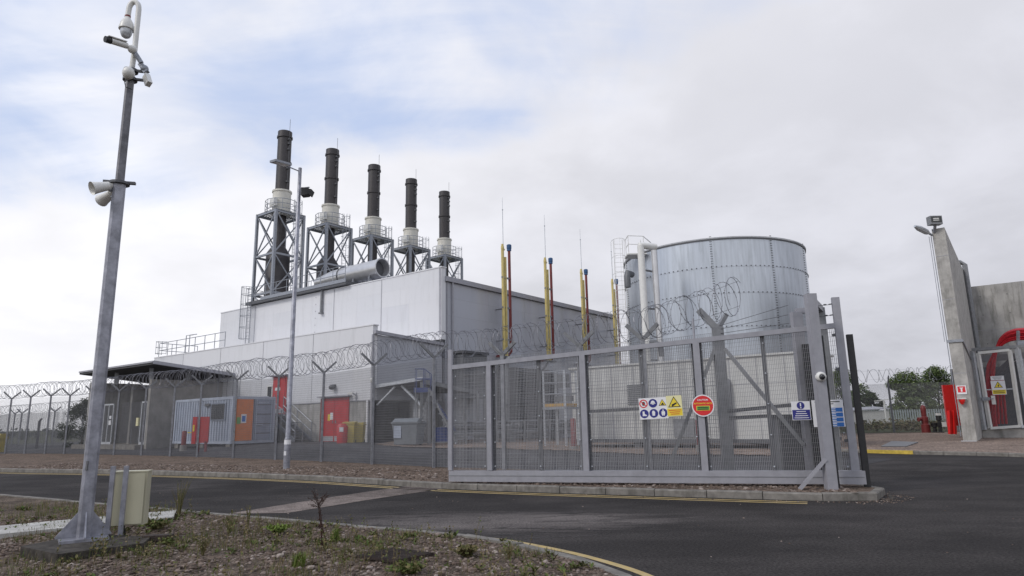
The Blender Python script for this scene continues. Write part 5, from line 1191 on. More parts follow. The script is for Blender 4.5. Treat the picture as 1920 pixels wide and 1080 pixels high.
b = MB(); b.box(q+bx[0]*(-w*.28)-bx[1]*(d/2-.02)+Z*.72, (.38, .03, .55), bx); b.build('sticker', 'container', gb)
# blue mobile steps
q = aty(795, 832, 33.0); bs = thing('mobile_steps', (q.x, q.y, .25), 'blue mobile access steps with handrails at the corner of the bay canopy', 'steps')
q = V((q.x, q.y, .25)); t_ = aty(790, 728, 33.0).z
b = MB(); b.box(V((q.x-.1, q.y, t_-.1)), (.75, .65, .22)); b.build('platform', 'blue', bs)
b = MB(); tz = t_+.95
for yy in (-.3, .3):
    b.tube([V((q.x-.42, q.y+yy, t_)), V((q.x-.42, q.y+yy, tz)), V((q.x+.0, q.y+yy, tz)), V((q.x+.3, q.y+yy, tz-.25)), V((q.x+.38, q.y+yy, t_-.3)), V((q.x+1.55, q.y+yy, .9))], .02, 6)
    b.tube([V((q.x-.42, q.y+yy, t_+.45)), V((q.x+.3, q.y+yy, t_+.45))], .02, 5)
    b.tube([V((q.x+.02, q.y+yy, t_)), V((q.x+.02, q.y+yy, tz))], .02, 5)
b.tube([V((q.x-.42, q.y-.3, tz)), V((q.x-.42, q.y+.3, tz))], .02, 5); b.build('handrail', 'blue', bs)
b = MB()
for k in range(7): u = (k+.5)/8; b.box(V((q.x+.3+1.25*u, q.y, t_-.2-(t_-.6)*u)), (.24, .6, .05))
b.build('tread', 'galv', bs)
b = MB()
for xx, yy in ((-.4, -.3), (-.4, .3), (.25, -.3), (.25, .3)): b.beam(V((q.x+xx, q.y+yy, .3)), V((q.x+xx, q.y+yy, t_)), .06)
for yy in (-.3, .3): b.beam(V((q.x+.3, q.y+yy, t_-.1)), V((q.x+1.6, q.y+yy, .35)), .05, .1); b.beam(V((q.x-.4, q.y+yy, .4)), V((q.x+1.6, q.y+yy, .4)), .05); b.beam(V((q.x-.4, q.y+yy, .5)), V((q.x+.25, q.y+yy, t_-.3)), .04)
b.build('frame', 'mid', bs)
b = MB(); b.box(V((q.x+.9, q.y+.4, .75)), (.7, .5, .7)); tag(b.build('blue_crate', 'blue'), 'dark blue crate under the mobile steps', 'crate')
# ------------------------------------------------------------------ concrete bay on the right
B0 = V((19.4, 29.45, 0)); BT = .5
rw = thing('concrete_bay', B0+Z*.1, 'tall weathered concrete bay walls standing at the right edge', 'wall')
b = MB(); b.prism([B0+Z*0, B0-D1*BT, B0-D1*BT+D2*12.4, B0+D2*12.4], Z*9.62); b.build('fin_wall', 'conc', rw)
T0 = B0-D1*BT+D2*12.3
b = MB(); b.prism([T0, T0-D1*16, T0-D1*16+D2*.5, T0+D2*.5], Z*8.65); b.build('back_wall', 'conc_wall', rw)
b = MB()
for a in (2.55, 5.1, 7.65): b.prism([T0-D1*a, T0-D1*(a+.03), T0-D1*(a+.03)-D2*.004, T0-D1*a-D2*.004], Z*8.6)
for z in (3.2, 6.0): b.prism([T0+Z*z, T0-D1*16+Z*z, T0-D1*16-D2*.004+Z*z, T0-D2*.004+Z*z], Z*.02)
for z in (3.0, 6.3, 8.3): b.prism([B0-D2*.004+Z*z, B0-D1*BT-D2*.004+Z*z, B0-D1*BT+Z*z, B0+Z*z], Z*.025)
b.build('casting_joint', 'joint', rw)
b = MB()
for i_ in range(12):
    for z in (1.0, 2.2, 4.0, 5.2, 6.9, 8.0): b.box(T0-D1*(.6+1.28*i_)-D2*.003+Z*z, (.05, .008, .05), AX)
b.build('tie_holes', 'dark', rw); rw.children[-1]['kind'] = 'stuff'
b = MB(); c0 = B0+D2*4.6; b.prism([c0-D1*.52, c0-D1*12, c0-D1*12+D2*.35, c0-D1*.52+D2*.35], Z*.5); b.build('curb', 'conc', rw)
b = MB(); zz = aty(1775, 640, 29.4).z; b.beam(B0-D2*.03+D1*.05+Z*zz, B0-D1*(BT+.03)-D2*.03+Z*zz, .05, .12); b.beam(B0-D1*(BT+.03)-D2*.03+Z*zz, B0-D1*(BT+.03)+D2*4.5+Z*(zz-.55), .05, .1); b.build('cable_tray', 'galv', rw)
b = MB()
b.tube([B0+D1*.06+Z*.3, B0+D1*.06+Z*9.3], .018, 5); b.tube([B0+D1*.14-D2*.02+Z*zz, B0+D1*.14+Z*9.3], .012, 5); b.build('conduit', 'galv', rw)
b = MB(); p_ = B0-D1*(BT+.12)+D2*11.6; b.tube([p_+Z*.5, p_+Z*9.9, p_+Z*10.05+D1*.2-D2*.1, p_+Z*10.1+D1*.6-D2*.3], .14, 8); b.build('downpipe', 'mid', rw, smooth=40)
b = MB(); b.box(B0-D1*.22-D2*.35+Z*.115, (.55, .18, .03), AX); tag(b.build('kerb_plate', 'galv_light'), 'small pale plate on the gravel at the foot of the concrete fin wall', 'plate')
# floodlights on the fin wall
c_ = aty(1752, 414, 29.2); f1 = thing('floodlight', c_, 'square grey floodlight on top of the concrete fin wall', 'floodlight')
b = MB(); b.box(c_, (.54, .3, .4)); b.build('housing', 'mid', f1); b = MB(); b.box(c_-V((0, .156, -.03)), (.46, .012, .26)); b.build('lens', 'glass', f1)
b = MB(); b.box(c_-V((0.02, .166, -.06)), (.26, .012, .05)); b.box(c_-V((0.02, .166, .02)), (.26, .012, .04)); b.build('lamp_tube', 'white', f1); b = MB(); b.beam(c_-V((0, 0, .2)), c_-V((-.05, -.2, .5)), .1); b.build('bracket', 'galv', f1)
c_ = aty(1728, 430, 29.3); f1 = thing('street_lamp_head', c_, 'flat pale lamp head sticking out left from the concrete fin wall top', 'lamp')
e_ = aty(1741, 437, 29.4); s_ = aty(1715, 424, 29.1); b = MB(); b.tube([s_, s_.lerp(e_, .3), s_.lerp(e_, .85), e_], [.06, .13, .13, .07], 8); b.build('head', 'galv_light', f1, smooth=40); b = MB(); b.beam(e_, B0+D1*0+Z*(e_.z-.1), .07); b.build('bracket', 'galv', f1)
# call point on the fin wall
c_ = onpl(1803, 731, B0, D2); cp_ = Sign('fire_alarm_sign', c_-D2*.03, -D1, Z, 'small white sign with a red symbol on the concrete fin wall'); cp_.plate(.36, .38, 'sign_white'); cp_.rect('red_face', 0, .02, .28, .26, 'sign_red'); cp_.shape('call_symbol', [(-.08, .1), (.08, .1), (.03, .05), (.03, -.08), (-.03, -.08), (-.03, .05)], 'sign_white', 2)
c_ = onpl(1804, 752, B0, D2)-D2*.13; al = thing('alarm_beacon', c_, 'red alarm beacon under the small sign on the concrete fin wall', 'alarm'); b = MB(); b.lathe(c_-Z*.12, [(.05, -.02), (.1, .08), (.12, .12), (.12, .2)], 12); b.build('beacon', 'red_bright', al, smooth=40); b = MB(); b.box(c_+Z*.11, (.28, .2, .06)); b.build('bracket', 'white', al)
# mesh door cage
DO = W((B0.x, B0.y), -.65, 4.55, 0); DO = V((DO.x, DO.y, 0))
cg = thing('cage_door', DO+Z*.5, 'white framed mesh door and cage front between the concrete walls', 'door')
def on_d(px, py): q = onpl(px, py, DO, D2); return q
def strip(mb, p, q, w): mb.beam(p, q, w, w*.8); return mb
fz = [on_d(1834, 662), on_d(1893, 656), on_d(1914, 799), on_d(1857, 803)]
b = MB()
for i in range(4): strip(b, fz[i], fz[(i+1) % 4], .15)
b.build('door_frame', 'white', cg)
strip(MB(), on_d(1847, 731), on_d(1903, 729), .05).build('mid_rail', 'galv_light', cg)
strip(MB(), on_d(1823, 658), on_d(1846, 806), .16).build('post', 'galv_light', cg)
strip(MB(), on_d(1907, 652), on_d(1935, 805), .2).build('post', 'galv_light', cg)
strip(MB(), on_d(1822, 656), on_d(1990, 644), .18).build('head_rail', 'mid', cg)
strip(MB(), on_d(1915, 800)+Z*.0, on_d(1990, 796), .15).build('cage_rail', 'galv_light', cg)
m0, m1 = fz[3], fz[2]
wires(MB(), V((m0.x, m0.y, 0))+D2*.05, V((m1.x, m1.y, 0))+D2*.05, m0.z, fz[0].z, m1.z, fz[1].z, .05, .05, .005).build('mesh_panel', 'wire', cg)
wires(MB(), on_d(1918, 700)*1.0-Z*on_d(1918, 700).z, V((on_d(1990, 700).x, on_d(1990, 700).y, 0)), .6, 4.2, .6, 4.2, .05, .05, .005).build('mesh_panel', 'wire', cg)
b = MB(); q = on_d(1849, 748); b.box(q-D2*.1, (.3, .12, .16), AX); b.beam(q-D2*.16, q-D2*.16-D1*.3, .04); b.build('lock', 'galv', cg)
b = MB(); q = on_d(1863, 750); b.box(q-D2*.06, (.16, .05, .42), AX); b.build('key_box', 'white', cg)
s = Sign('door_notice', on_d(1870, 709)-D2*.1, -D1, Z, 'narrow white notice at the top of the mesh door'); s.plate(.52, .2, 'sign_white')
for k in range(3): s.rect('text_line', 0, .05-.05*k, .4-.06*k, .02, 'mid')
s = Sign('danger_sign', on_d(1872.5, 727)-D2*.1, -D1, Z, 'white and yellow electric danger sign on the mesh door'); s.plate(.56, .66, 'sign_white'); s.tri(0, .1, .2); s.shape('bolt_symbol', [(.03, .2), (-.035, .08), (0, .08), (-.02, -.0), (.05, .12), (.012, .12)], 'sign_black', 3); s.rect('text_panel', 0, -.2, .52, .2, 'sign_yellow')
for k in range(2): s.rect('text_line', 0, -.16-.08*k, .42, .03, 'sign_black', 2)
# steelwork and red cables inside the cage
sw_ = thing('cable_support', DO+D2*3, 'dark diagonal steel support behind the mesh door', 'steel frame')
b = MB(); b.beam(on_d(1845, 715)+D2*2.5, on_d(1905, 660)+D2*2.5, .25); b.beam(on_d(1845, 720)+D2*4, on_d(1910, 668)+D2*4, .2); b.build('diagonal', 'dark', sw_); b = MB(); b.beam(on_d(1822, 668)+D2*2.5, on_d(1990, 655)+D2*2.5, .3); b.build('beam', 'mid', sw_)
b = MB(); b.box(on_d(1890, 740)+D2*5.0, (5.0, .3, 3.2), AX); b.build('equipment_panel', 'dark', sw_)
cbn = thing('cable_bundle', DO+D2*1.2, 'thick bundle of red cables arching over inside the cage', 'cables')
rg = random.Random(5)
for k in range(16):
    ox, oy = rg.uniform(-.26, .26), rg.uniform(-.22, .22); dd = D2*(1.4+oy); f = .7+.6*(ox+.26)/.52
    off_ = -D1*0
    key = [(1862, 800), (1858, 745), (1857, 700), (1862, 668), (1873, 645), (1893, 630), (1925, 626), (1990, 628)]
    pts = []
    for i, (px, py) in enumerate(key):
        q = onpl(px+ (ox*26 if i < 4 else ox*10), py-(ox*0 if i < 3 else ox*38), DO+dd, D2); pts.append(q)
    P2 = spline([(p.x, p.z) for p in pts], 5); Q2 = spline([(p.y, 0) for p in pts], 5)
    MB().tube([V((a[0], c[0], a[1])) for a, c in zip(P2, Q2)], .055, 6).build('cable', 'cable_red', cbn, smooth=60)
for k in range(4):
    p0 = onpl(1866+k*7, 795, DO+D2*1.6, D2); p1 = onpl(1864+k*5, 705, DO+D2*1.6, D2); MB().tube([p0, p1], .06, 6).build('cable', 'cable_red', cbn, smooth=60)
b = MB(); b.beam(onpl(1908, 645, DO+D2*.9, D2), onpl(1960, 642, DO+D2*.9, D2), .14, .3); b.beam(onpl(1909, 655, DO+D2*.9, D2), onpl(1909, 620, DO+D2*.9, D2), .1); b.build('cable_clamp', 'galv', cbn)
# ------------------------------------------------------------------ hydrant corner on the right
q = gz(1737, 811, .1); hy = thing('fire_hydrant', q, 'red pillar fire hydrant on the gravel left of the concrete fin wall', 'hydrant'); k_ = 42.9/q.y if False else 1
b = MB(); b.lathe(q, [(.26, 0), (.26, .5), (.2, .55), (.2, .7), (.22, .72), (.22, .95), (.15, 1.0), (.15, 1.3), (.17, 1.5), (.11, 1.66), (.03, 1.72)], 16); b.build('body', 'red_dark', hy, smooth=40)
b = MB(); b.tube([q+V((-.45, -.1, .82)), q+V((-.15, 0, .85))], .1, 10); b.tube([q+V((-.46, -.1, .82)), q+V((-.41, -.1, .82))], .14, 10); b.build('outlet', 'red_dark', hy, smooth=40)
for (px, py0, py1, hdx, lab) in ((1754, 811, 792, 0, 'squat black valve post right of the red hydrant'), (1764, 811, 779, .0, 'black valve post with a small white box on top, beside the red board')):
    p0, p1 = gz(px, py0, .1), None; p1 = aty(px, py1, p0.y); vp_ = thing('valve_post', p0, lab, 'valve post')
    b = MB(); b.lathe(p0, [(.2, 0), (.2, .05), (.1, .07), (.1, p1.z-.4), (.16, p1.z-.38), (.16, p1.z-.1)], 12); b.box(p0+Z*.5, (.3, .2, .2)); b.build('post', 'black', vp_)
    if py1 < 785:
        for c__ in (V((p0.x, p0.y, p1.z)), V((p0.x+.2, p0.y-.1, p1.z-.55))): b = MB(); b.box(c__, (.24, .16, .28)); b.build('indicator_box', 'white', vp_)
    else: b = MB(); b.lathe(V((p0.x, p0.y, p1.z-.1)), [(.2, 0), (.2, .05)], 12); b.build('hand_wheel', 'black', vp_)
bp_ = gz(1790, 820, .1); YB = bp_.y; rbd = thing('fire_hose_board', bp_, 'large bright red board on legs half hidden by the concrete fin wall', 'board')
p_ = [aty(1767, 722, YB), aty(1796, 721, YB), aty(1806, 797, YB), aty(1778, 800, YB)]
b = MB(); b.prism(p_, V((.1, .25, 0))); b.build('panel', 'red_bright', rbd)
b = MB()
for px in (1780, 1788): b.beam(aty(px, 770, YB-.2), aty(px+2, 814, YB-.2), .14)
b.build('leg', 'red_bright', rbd)
mt = [gz(1652, 838, .1), gz(1700, 838, .1), gz(1722, 830, .1), gz(1672, 828, .1)]
o = MB().prism([(p.x, p.y, .102) for p in mt], (0, 0, .03)).build('drain_mat', 'dark'); tag(o, 'dark mesh mat lying on the gravel near the yellow kerb', 'mat')
# boundary fence on the right
bf = thing('boundary_fence', (25, 44, .1), 'distant mesh fence with razor coil behind the red hydrant', 'fence')
fa, fb = V((17.6, 46.6, 0)), V((37, 39.8, 0)); fdir = (fb-fa).normalized()
for k in range(7):
    p = fa+fdir*(.3+3.6*k)
    b = MB(); b.beam(V((p.x, p.y, .1)), V((p.x, p.y, 3.3)), .09); po = b.build('post', 'mid', bf); b = MB(); b.beam(V((p.x, p.y, 3.28)), V((p.x-.1, p.y-.35, 3.75)), .07); b.build('arm', 'mid', po)
wires(MB(), fa, fb, .12, 3.25, .12, 3.25, .0254, .0762, .0042).build('mesh_panel', 'wire_gate', bf)
coil(MB(), [fa+Z*3.75, fa.lerp(fb, .5)+Z*3.85, fb+Z*3.8], .42, .75, .012, False, 4).build('razor_coil', 'post', bf)
# inner fence at the far left
lf = thing('paddock_fence', (-40, 58, .1), 'far mesh fence with small Y topped posts beyond the left end of the long fence', 'fence')
la, lb = aty(-30, 845, 62), aty(175, 842, 50); la.z = lb.z = 0
for (px, y) in ((20, 60), (33, 58.5), (95, 55.0), (150, 51.5)):
    q = aty(px, 842, y); ypost(lf, V((q.x, q.y, 0)), 0, 2.85, V((.95, .3, 0)), .55, .09)
wires(MB(), la, lb, .05, 2.8, .05, 2.8, .05, .0762, .006).build('mesh_panel', 'wire', lf)
coil(MB(), [la+Z*3.2, lb+Z*3.2], .36, .7, .009, False, 6).build('razor_coil', 'post', lf)
q = aty(68, 842, 47); b = MB(); b.beam(V((q.x, q.y, 0)), V((q.x, q.y, 2.0)), .12); b.beam(V((q.x, q.y, 2.0)), V((q.x+.15, q.y, 2.15)), .1); tag(b.build('marker_post', 'dark'), 'dark marker post standing in the grass beyond the fence at the left', 'post')
q = aty(-12, 828, 41); gbn = thing('grit_bin', (q.x, q.y, 0), 'yellow grit bin at the left edge behind the fence', 'grit bin'); b = MB(); b.prism([V((q.x-.8, q.y-.4, 0)), V((q.x+.5, q.y-.4, 0)), V((q.x+.5, q.y+.4, 0)), V((q.x-.8, q.y+.4, 0))], Z*.9); b.build('body', 'yellow_bin', gbn); b = MB(); b.prism([V((q.x-.85, q.y-.45, .9)), V((q.x-.85, q.y+.45, .9)), V((q.x-.85, q.y+.3, 1.2)), V((q.x-.85, q.y-.2, 1.2))], X*1.4); b.build('lid', 'yellow_bin', gbn)
# ------------------------------------------------------------------ trees, hedge, far things
def leaves(mb, c, rad, n, size, rg, shell=.55):
    for _ in range(n):
        d = V((rg.gauss(0, 1), rg.gauss(0, 1), rg.gauss(0, 1))).normalized()*(shell+(1-shell)*rg.random())
        p = V((c.x+d.x*rad[0], c.y+d.y*rad[1], c.z+d.z*rad[2]))
        a = V((rg.uniform(-1, 1), rg.uniform(-1, 1), rg.uniform(-.6, .6))).normalized(); b_ = a.cross(V((rg.uniform(-1, 1), rg.uniform(-1, 1), rg.uniform(-1, 1)))).normalized()
        s = size*rg.uniform(.6, 1.3); mb.poly([p-a*s, p-b_*s*.5, p+a*s, p+b_*s*.5])
def tree(base, h, w, label, seed, trunk=.22, m='leaf', n=72, name='tree', sz=.3, low=.12):
    rg = random.Random(seed); base = V(base); r = thing(name, base, label, 'tree' if name == 'tree' else 'bush')
    tm = MB(); tm.tube([base, base+Z*h*.3, base+Z*h*.6+X*.2, base+Z*h*.88], [trunk, trunk*.8, trunk*.45, trunk*.1], 8); cm = MB()
    for k in range(n):
        u = rg.random()**.8; z = h*(low+(.95-low)*u); prof = math.sin(math.pi*min(1, (.18+.82*u)**.85))**.7
        a = rg.uniform(0, 6.28); rr = w*.5*prof*math.sqrt(rg.random())*rg.uniform(.75, 1.12)
        c = base+V((math.cos(a)*rr, math.sin(a)*rr, z)); s = h*rg.uniform(.07, .13)
        leaves(cm, c, (s*1.2, s*1.2, s*.95), 150, sz*.62, rg, .3)
        if k % 4 == 0: tm.tube([base+Z*z*.65, base.lerp(c, .5)+Z*(z*.42), c], [trunk*.3, trunk*.2, .03], 5)
    tm.build('trunk', 'bark', r); cm.build('crown', m, r)
def far_at(px, Y, z=0): q = aty(px, 780, Y); return (q.x, q.y, z)
tree(far_at(1584, 112), 8.8, 9.2, 'tall green tree half hidden behind the right end of the gate', 11)
tree(far_at(1632, 128), 5.4, 8.6, 'low round dark tree right of the gate end', 12, m='leaf_dark', low=.02)
tree(far_at(1706, 105), 8.0, 6.6, 'broad green tree behind the boundary fence post', 13)
tree(far_at(1764, 108), 8.6, 7.6, 'green tree behind the red board and concrete fin wall', 14)
tree((*aty(152, 840, 47)[:2], 0), 3.4, 3.4, 'dark loose bush left of the canopy building', 16, .05, 'leaf_dark', 46, 'bush', .1, .02)
hd_ = MB(); rg = random.Random(9)
for k in range(170):
    x = -150+k*.78; leaves(hd_, V((x, 105+rg.uniform(-2, 2)-.0*k, rg.uniform(.4, 1.2))), (.9, .9, .75), 36, .3, rg, .2)
tag(hd_.build('hedge', 'leaf_dark'), 'dark green field hedge far away at the left', 'hedge')
ug = MB(); rg = random.Random(10)
for k in range(420):
    x = rg.uniform(14, 42); leaves(ug, V((x, 60+rg.uniform(-9, 14)-(x-14)*.4, .3)), (.9, .9, .62), 22, .13, rg, .1)
tag(ug.build('undergrowth', 'dry'), 'dry grass and weeds along the distant boundary', 'undergrowth', None, 'stuff')
pfn = thing('palisade_fence', (50, 100, 0), 'long pale green palisade fence in front of the distant trees', 'fence'); b = MB()
for k in range(200): x = 28+k*.32; b.box(V((x, 98-.1*(x-28), .9)), (.2, .03, 1.8))
b.build('pales', mat('pale_green_palisade', (.27, .31, .31), .7), pfn); b = MB()
for z in (.5, 1.5): b.beam(V((28, 98.05, z)), V((92, 91.65, z)), .08)
b.build('rails', 'mid', pfn)
for (px, w, h, d, m, lab, Y, nm) in ((1652, 2.6, 1.15, .0, 'red', 'small red vehicle parked far off beyond the boundary fence', 125, 'parked_car'), (1637, 3.4, 1.1, 0, 'white', 'pale vehicle parked left of the small red vehicle far off', 125.5, 'parked_car')):
    q = V(far_at(px, Y)); r = thing(nm, q, lab, 'car')
    b = MB(); b.prism([q+V((-w/2, 0, .35)), q+V((w/2, 0, .35)), q+V((w/2, 0, .8)), q+V((w*.3, 0, .9)), q+V((w*.16, 0, 1.4)), q+V((-w*.3, 0, 1.4)), q+V((-w/2, 0, .9))], V((0, 1.6, 0))); b.build('body', m, r)
    b = MB(); b.prism([q+V((w*.26, -.01, .93)), q+V((w*.14, -.01, 1.33)), q+V((-w*.28, -.01, 1.33)), q+V((-w*.42, -.01, .93))], V((0, -.01, 0))); b.build('window', 'glass', r)
    for s_ in (-.3, .3): b = MB(); b.lathe(q+V((w*s_, -.02, .33)), [(.33, 0), (.33, .2)], 12, V((0, 1, 0))); b.build('wheel', 'black', r)
q = V(far_at(1618, 92)); hs = thing('distant_shed', q, 'low pale shed with a slanting roof far beyond the gate end', 'shed'); b = MB(); b.box(q+Z*.85, (5, 4, 1.7)); b.build('wall', 'encl', hs); b = MB(); b.prism([q+V((-2.7, -2.2, 1.7)), q+V((2.7, -2.2, 1.9)), q+V((2.7, 2.2, 2.2)), q+V((-2.7, 2.2, 2.0))], Z*.12); b.build('roof', 'trim', hs)
q = V(far_at(1661, 70)); b = MB(); b.beam(q, q+Z*2.6, .12); b.beam(q+V((-1.0, 0, 2.6)), q+V((.5, 0, 2.75)), .1); tag(b.build('barrier_post', 'white'), 'white post with an angled arm far beyond the gate end', 'post')
# ------------------------------------------------------------------ foreground stones and weeds
rg = random.Random(21)
ico = [V(v) for v in [(0, 0, 1), (.9, 0, .45), (.28, .85, .45), (-.72, .53, .45), (-.72, -.53, .45), (.28, -.85, .45), (.72, .53, -.45), (-.28, .85, -.45), (-.9, 0, -.45), (-.28, -.85, -.45), (.72, -.53, -.45), (0, 0, -1)]]
icf = [(0, 1, 2), (0, 2, 3), (0, 3, 4), (0, 4, 5), (0, 5, 1), (1, 6, 2), (2, 7, 3), (3, 8, 4), (4, 9, 5), (5, 10, 1), (6, 7, 2), (7, 8, 3), (8, 9, 4), (9, 10, 5), (10, 6, 1)]
def stone(mb, x, y, z, s):
    sx, sy, sz = s*rg.uniform(.7, 1.35), s*rg.uniform(.7, 1.35), s*rg.uniform(.45, .8); a = rg.uniform(0, 6.28); ca, sa = math.cos(a), math.sin(a); n = len(mb.v)
    for v in ico:
        k = rg.uniform(.78, 1.15); vx, vy = v.x*sx*k, v.y*sy*k
        mb.v.append((x+vx*ca-vy*sa, y+vx*sa+vy*ca, z+v.z*sz*k))
    mb.f += [tuple(i+n for i in f) for f in icf]
NV = offs(NEAR, -.15)+[(-60, -8)]
def scatter_pts(n, x0, x1, y0, y1, bias=1.0):
    c = 0
    while c < n:
        y = y0+(y1-y0)*rg.random()**bias; x = rg.uniform(x0, x1)
        if abs(x) > y*.86+.6: continue
        if inside(x, y, NV): c += 1; yield x, y
sm = MB()
for x, y in scatter_pts(19000, -9, 1.1, 4.4, 10.5, 1.35): stone(sm, x, y, vheight(x, y)+.003, rg.choice((.008, .01, .012, .014, .018, .024))*rg.uniform(.8, 1.3))
for x, y in scatter_pts(90, -6, 1.0, 4.8, 9, 1.2): stone(sm, x, y, vheight(x, y)+.008, rg.uniform(.025, .05))
struct(sm.build('gravel', 'stone'), 'loose brown gravel stones over the foreground verge', 'gravel', 'stuff')
sm = MB()
def on_far(n):
    for _ in range(n):
        i = rg.randrange(len(FAR)-1); u = rg.random(); p = V((*FAR[i], 0)).lerp(V((*FAR[i+1], 0)), u)
        if p.x < -18 or p.x > 5.5: continue
        t_ = (V((*FAR[i+1], 0))-V((*FAR[i], 0))).normalized(); nn = V((-t_.y, t_.x, 0)); d = rg.uniform(.16, 2.6)
        yield p+nn*d
for p in on_far(9000): stone(sm, p.x, p.y, .114, rg.uniform(.014, .042))
struct(sm.build('gravel', 'stone'), 'loose brown gravel stones over the verge in front of the fence', 'gravel', 'stuff')
sm = MB()
for _ in range(420):
    if rg.random() < .55: i = rg.randrange(40, len(FAR)-8); q = V((*FAR[i], 0))+V((rg.uniform(-.3, .3), -abs(rg.gauss(0, .14))-.06, 0))
    else: q = V((rg.uniform(-8, 9), rg.uniform(6, 20), 0))
    if inside(q.x, q.y, NV) or q.y > 14-.55*q.x+.3*abs(q.x) or q.x > 9: continue
    stone(sm, q.x, q.y, .004, rg.uniform(.006, .016))
struct(sm.build('grit', 'stone'), 'scattered loose grit lying on the road and along the kerb', 'grit', 'stuff')
def blade(mb, p, h, lean, w, rg):
    a = rg.uniform(0, 6.28); d = V((math.cos(a), math.sin(a), 0)); s = V((-d.y, d.x, 0))*w
    t_ = p+d*lean+Z*h; m_ = p+d*lean*.35+Z*h*.6
    mb.add([p-s, p+s, m_+s*.7, m_-s*.7, t_], [(0, 1, 2, 3), (3, 2, 4)])
# thin dry grass and low weeds over the whole verge
gm = MB(); wm = MB(); gg = MB()
for x, y in scatter_pts(2700, -9.5, .9, 4.6, 12.3, .85):
    dn = mnoise.noise((x*.8, y*.8, 7))
    if dn < -.02+.34*(y < 6.6): continue
    for _ in range(rg.randrange(4, 10)):
        p = V((x+rg.gauss(0, .05), y+rg.gauss(0, .05), vheight(x, y)))
        blade(gm if rg.random() < .86 else gg, p, rg.uniform(.03, .12), rg.uniform(.01, .06), rg.uniform(.0015, .003), rg)
for x, y in scatter_pts(230, -7.5, .8, 4.9, 11.5, .9):
    if mnoise.noise((x*.6+9, y*.6, 1)) < -.02: continue
    for _ in range(rg.randrange(2, 6)):
        p = V((x+rg.gauss(0, .05), y+rg.gauss(0, .05), vheight(x, y))); hh = rg.uniform(.1, .26); e = p+V((rg.gauss(0, .04), rg.gauss(0, .04), hh)); gm.tube([p, p.lerp(e, .5)+V((rg.gauss(0, .01), 0, 0)), e], [.0022, .0018, .001], 3, False)
        for _ in range(7):
            c = p.lerp(e, rg.uniform(.4, 1)); d = V((rg.uniform(-1, 1), rg.uniform(-1, 1), rg.uniform(-.2, .8))).normalized()*rg.uniform(.012, .03); o_ = d.orthogonal()*.3; (gm if rg.random() < .75 else wm).poly([c, c+d*.5+o_, c+d, c+d*.5-o_])
def rosette(mb, c, r, n, rg, up=.5):
    for _ in range(n):
        a = rg.uniform(0, 6.28); l = r*rg.uniform(.5, 1.1); d = V((math.cos(a), math.sin(a), rg.uniform(.1, up))).normalized(); s = V((-d.y, d.x, 0)).normalized()*l*.16
        m_ = c+d*l*.55+Z*l*.08; mb.add([c, m_-s, c+d*l, m_+s], [(0, 1, 2, 3)])
for x, y in scatter_pts(520, -8.5, .8, 4.8, 11.5, .9):
    if mnoise.noise((x*.7+4, y*.7, 2)) < .0: continue
    for _ in range(3): rosette(wm, V((x+rg.gauss(0, .07), y+rg.gauss(0, .07), vheight(x, y)+.01)), rg.uniform(.03, .09), 9, rg, 1.2)
struct(gm.build('dry_grass', 'dry'), 'sparse dry grass over the stony foreground verge', 'grass', 'stuff')
struct(gg.build('grass', 'grass'), 'sparse thin green grass over the stony foreground verge', 'grass', 'stuff')
struct(wm.build('ground_weeds', 'weed'), 'low weeds creeping over the stony foreground verge', 'weeds', 'stuff')
# plants that stand out
def plant(name, px, py, label, cat, h, r, nst, mleaf, kind='bushy', mstem='dry'):
    q = gz(px, py, .075); q.z = vheight(q.x, q.y)-.005; t_ = thing(name, q, label, cat); b = MB(); l = MB()
    if kind == 'tuft':
        for _ in range(nst): blade(l, q+V((rg.gauss(0, r*.22), rg.gauss(0, r*.22), 0)), h*rg.uniform(.5, 1), rg.uniform(.1, .75)*r, .004, rg)
        l.build('blades', mleaf, t_); return
    for k in range(nst):
        a = rg.uniform(0, 6.28); d = V((math.cos(a), math.sin(a), 0)); hh = h*rg.uniform(.6, 1); rr = r*rg.uniform(.2, 1)
        p0 = q+d*r*.08; p1 = q+d*rr*.35+Z*hh*.5; p2 = q+d*rr+Z*hh
        b.tube([p0, p1, p2], [.0035, .003, .0015], 4)
        for i in range(int(14 if kind == 'bushy' else 7)):
            u = rg.uniform(.25, 1); c = p0.lerp(p1, u*2) if u < .5 else p1.lerp(p2, u*2-1)
            dd = V((rg.uniform(-1, 1), rg.uniform(-1, 1), rg.uniform(-.2, .8))).normalized(); ll = (.05 if kind == 'bushy' else .022)*rg.uniform(.5, 1.2); s = dd.orthogonal().normalized()*ll*.25
            l.add([c, c+dd*ll*.5+s, c+dd*ll, c+dd*ll*.5-s], [(0, 1, 2, 3)])
    b.build('stems', mstem, t_); l.build('leaves', mleaf, t_)
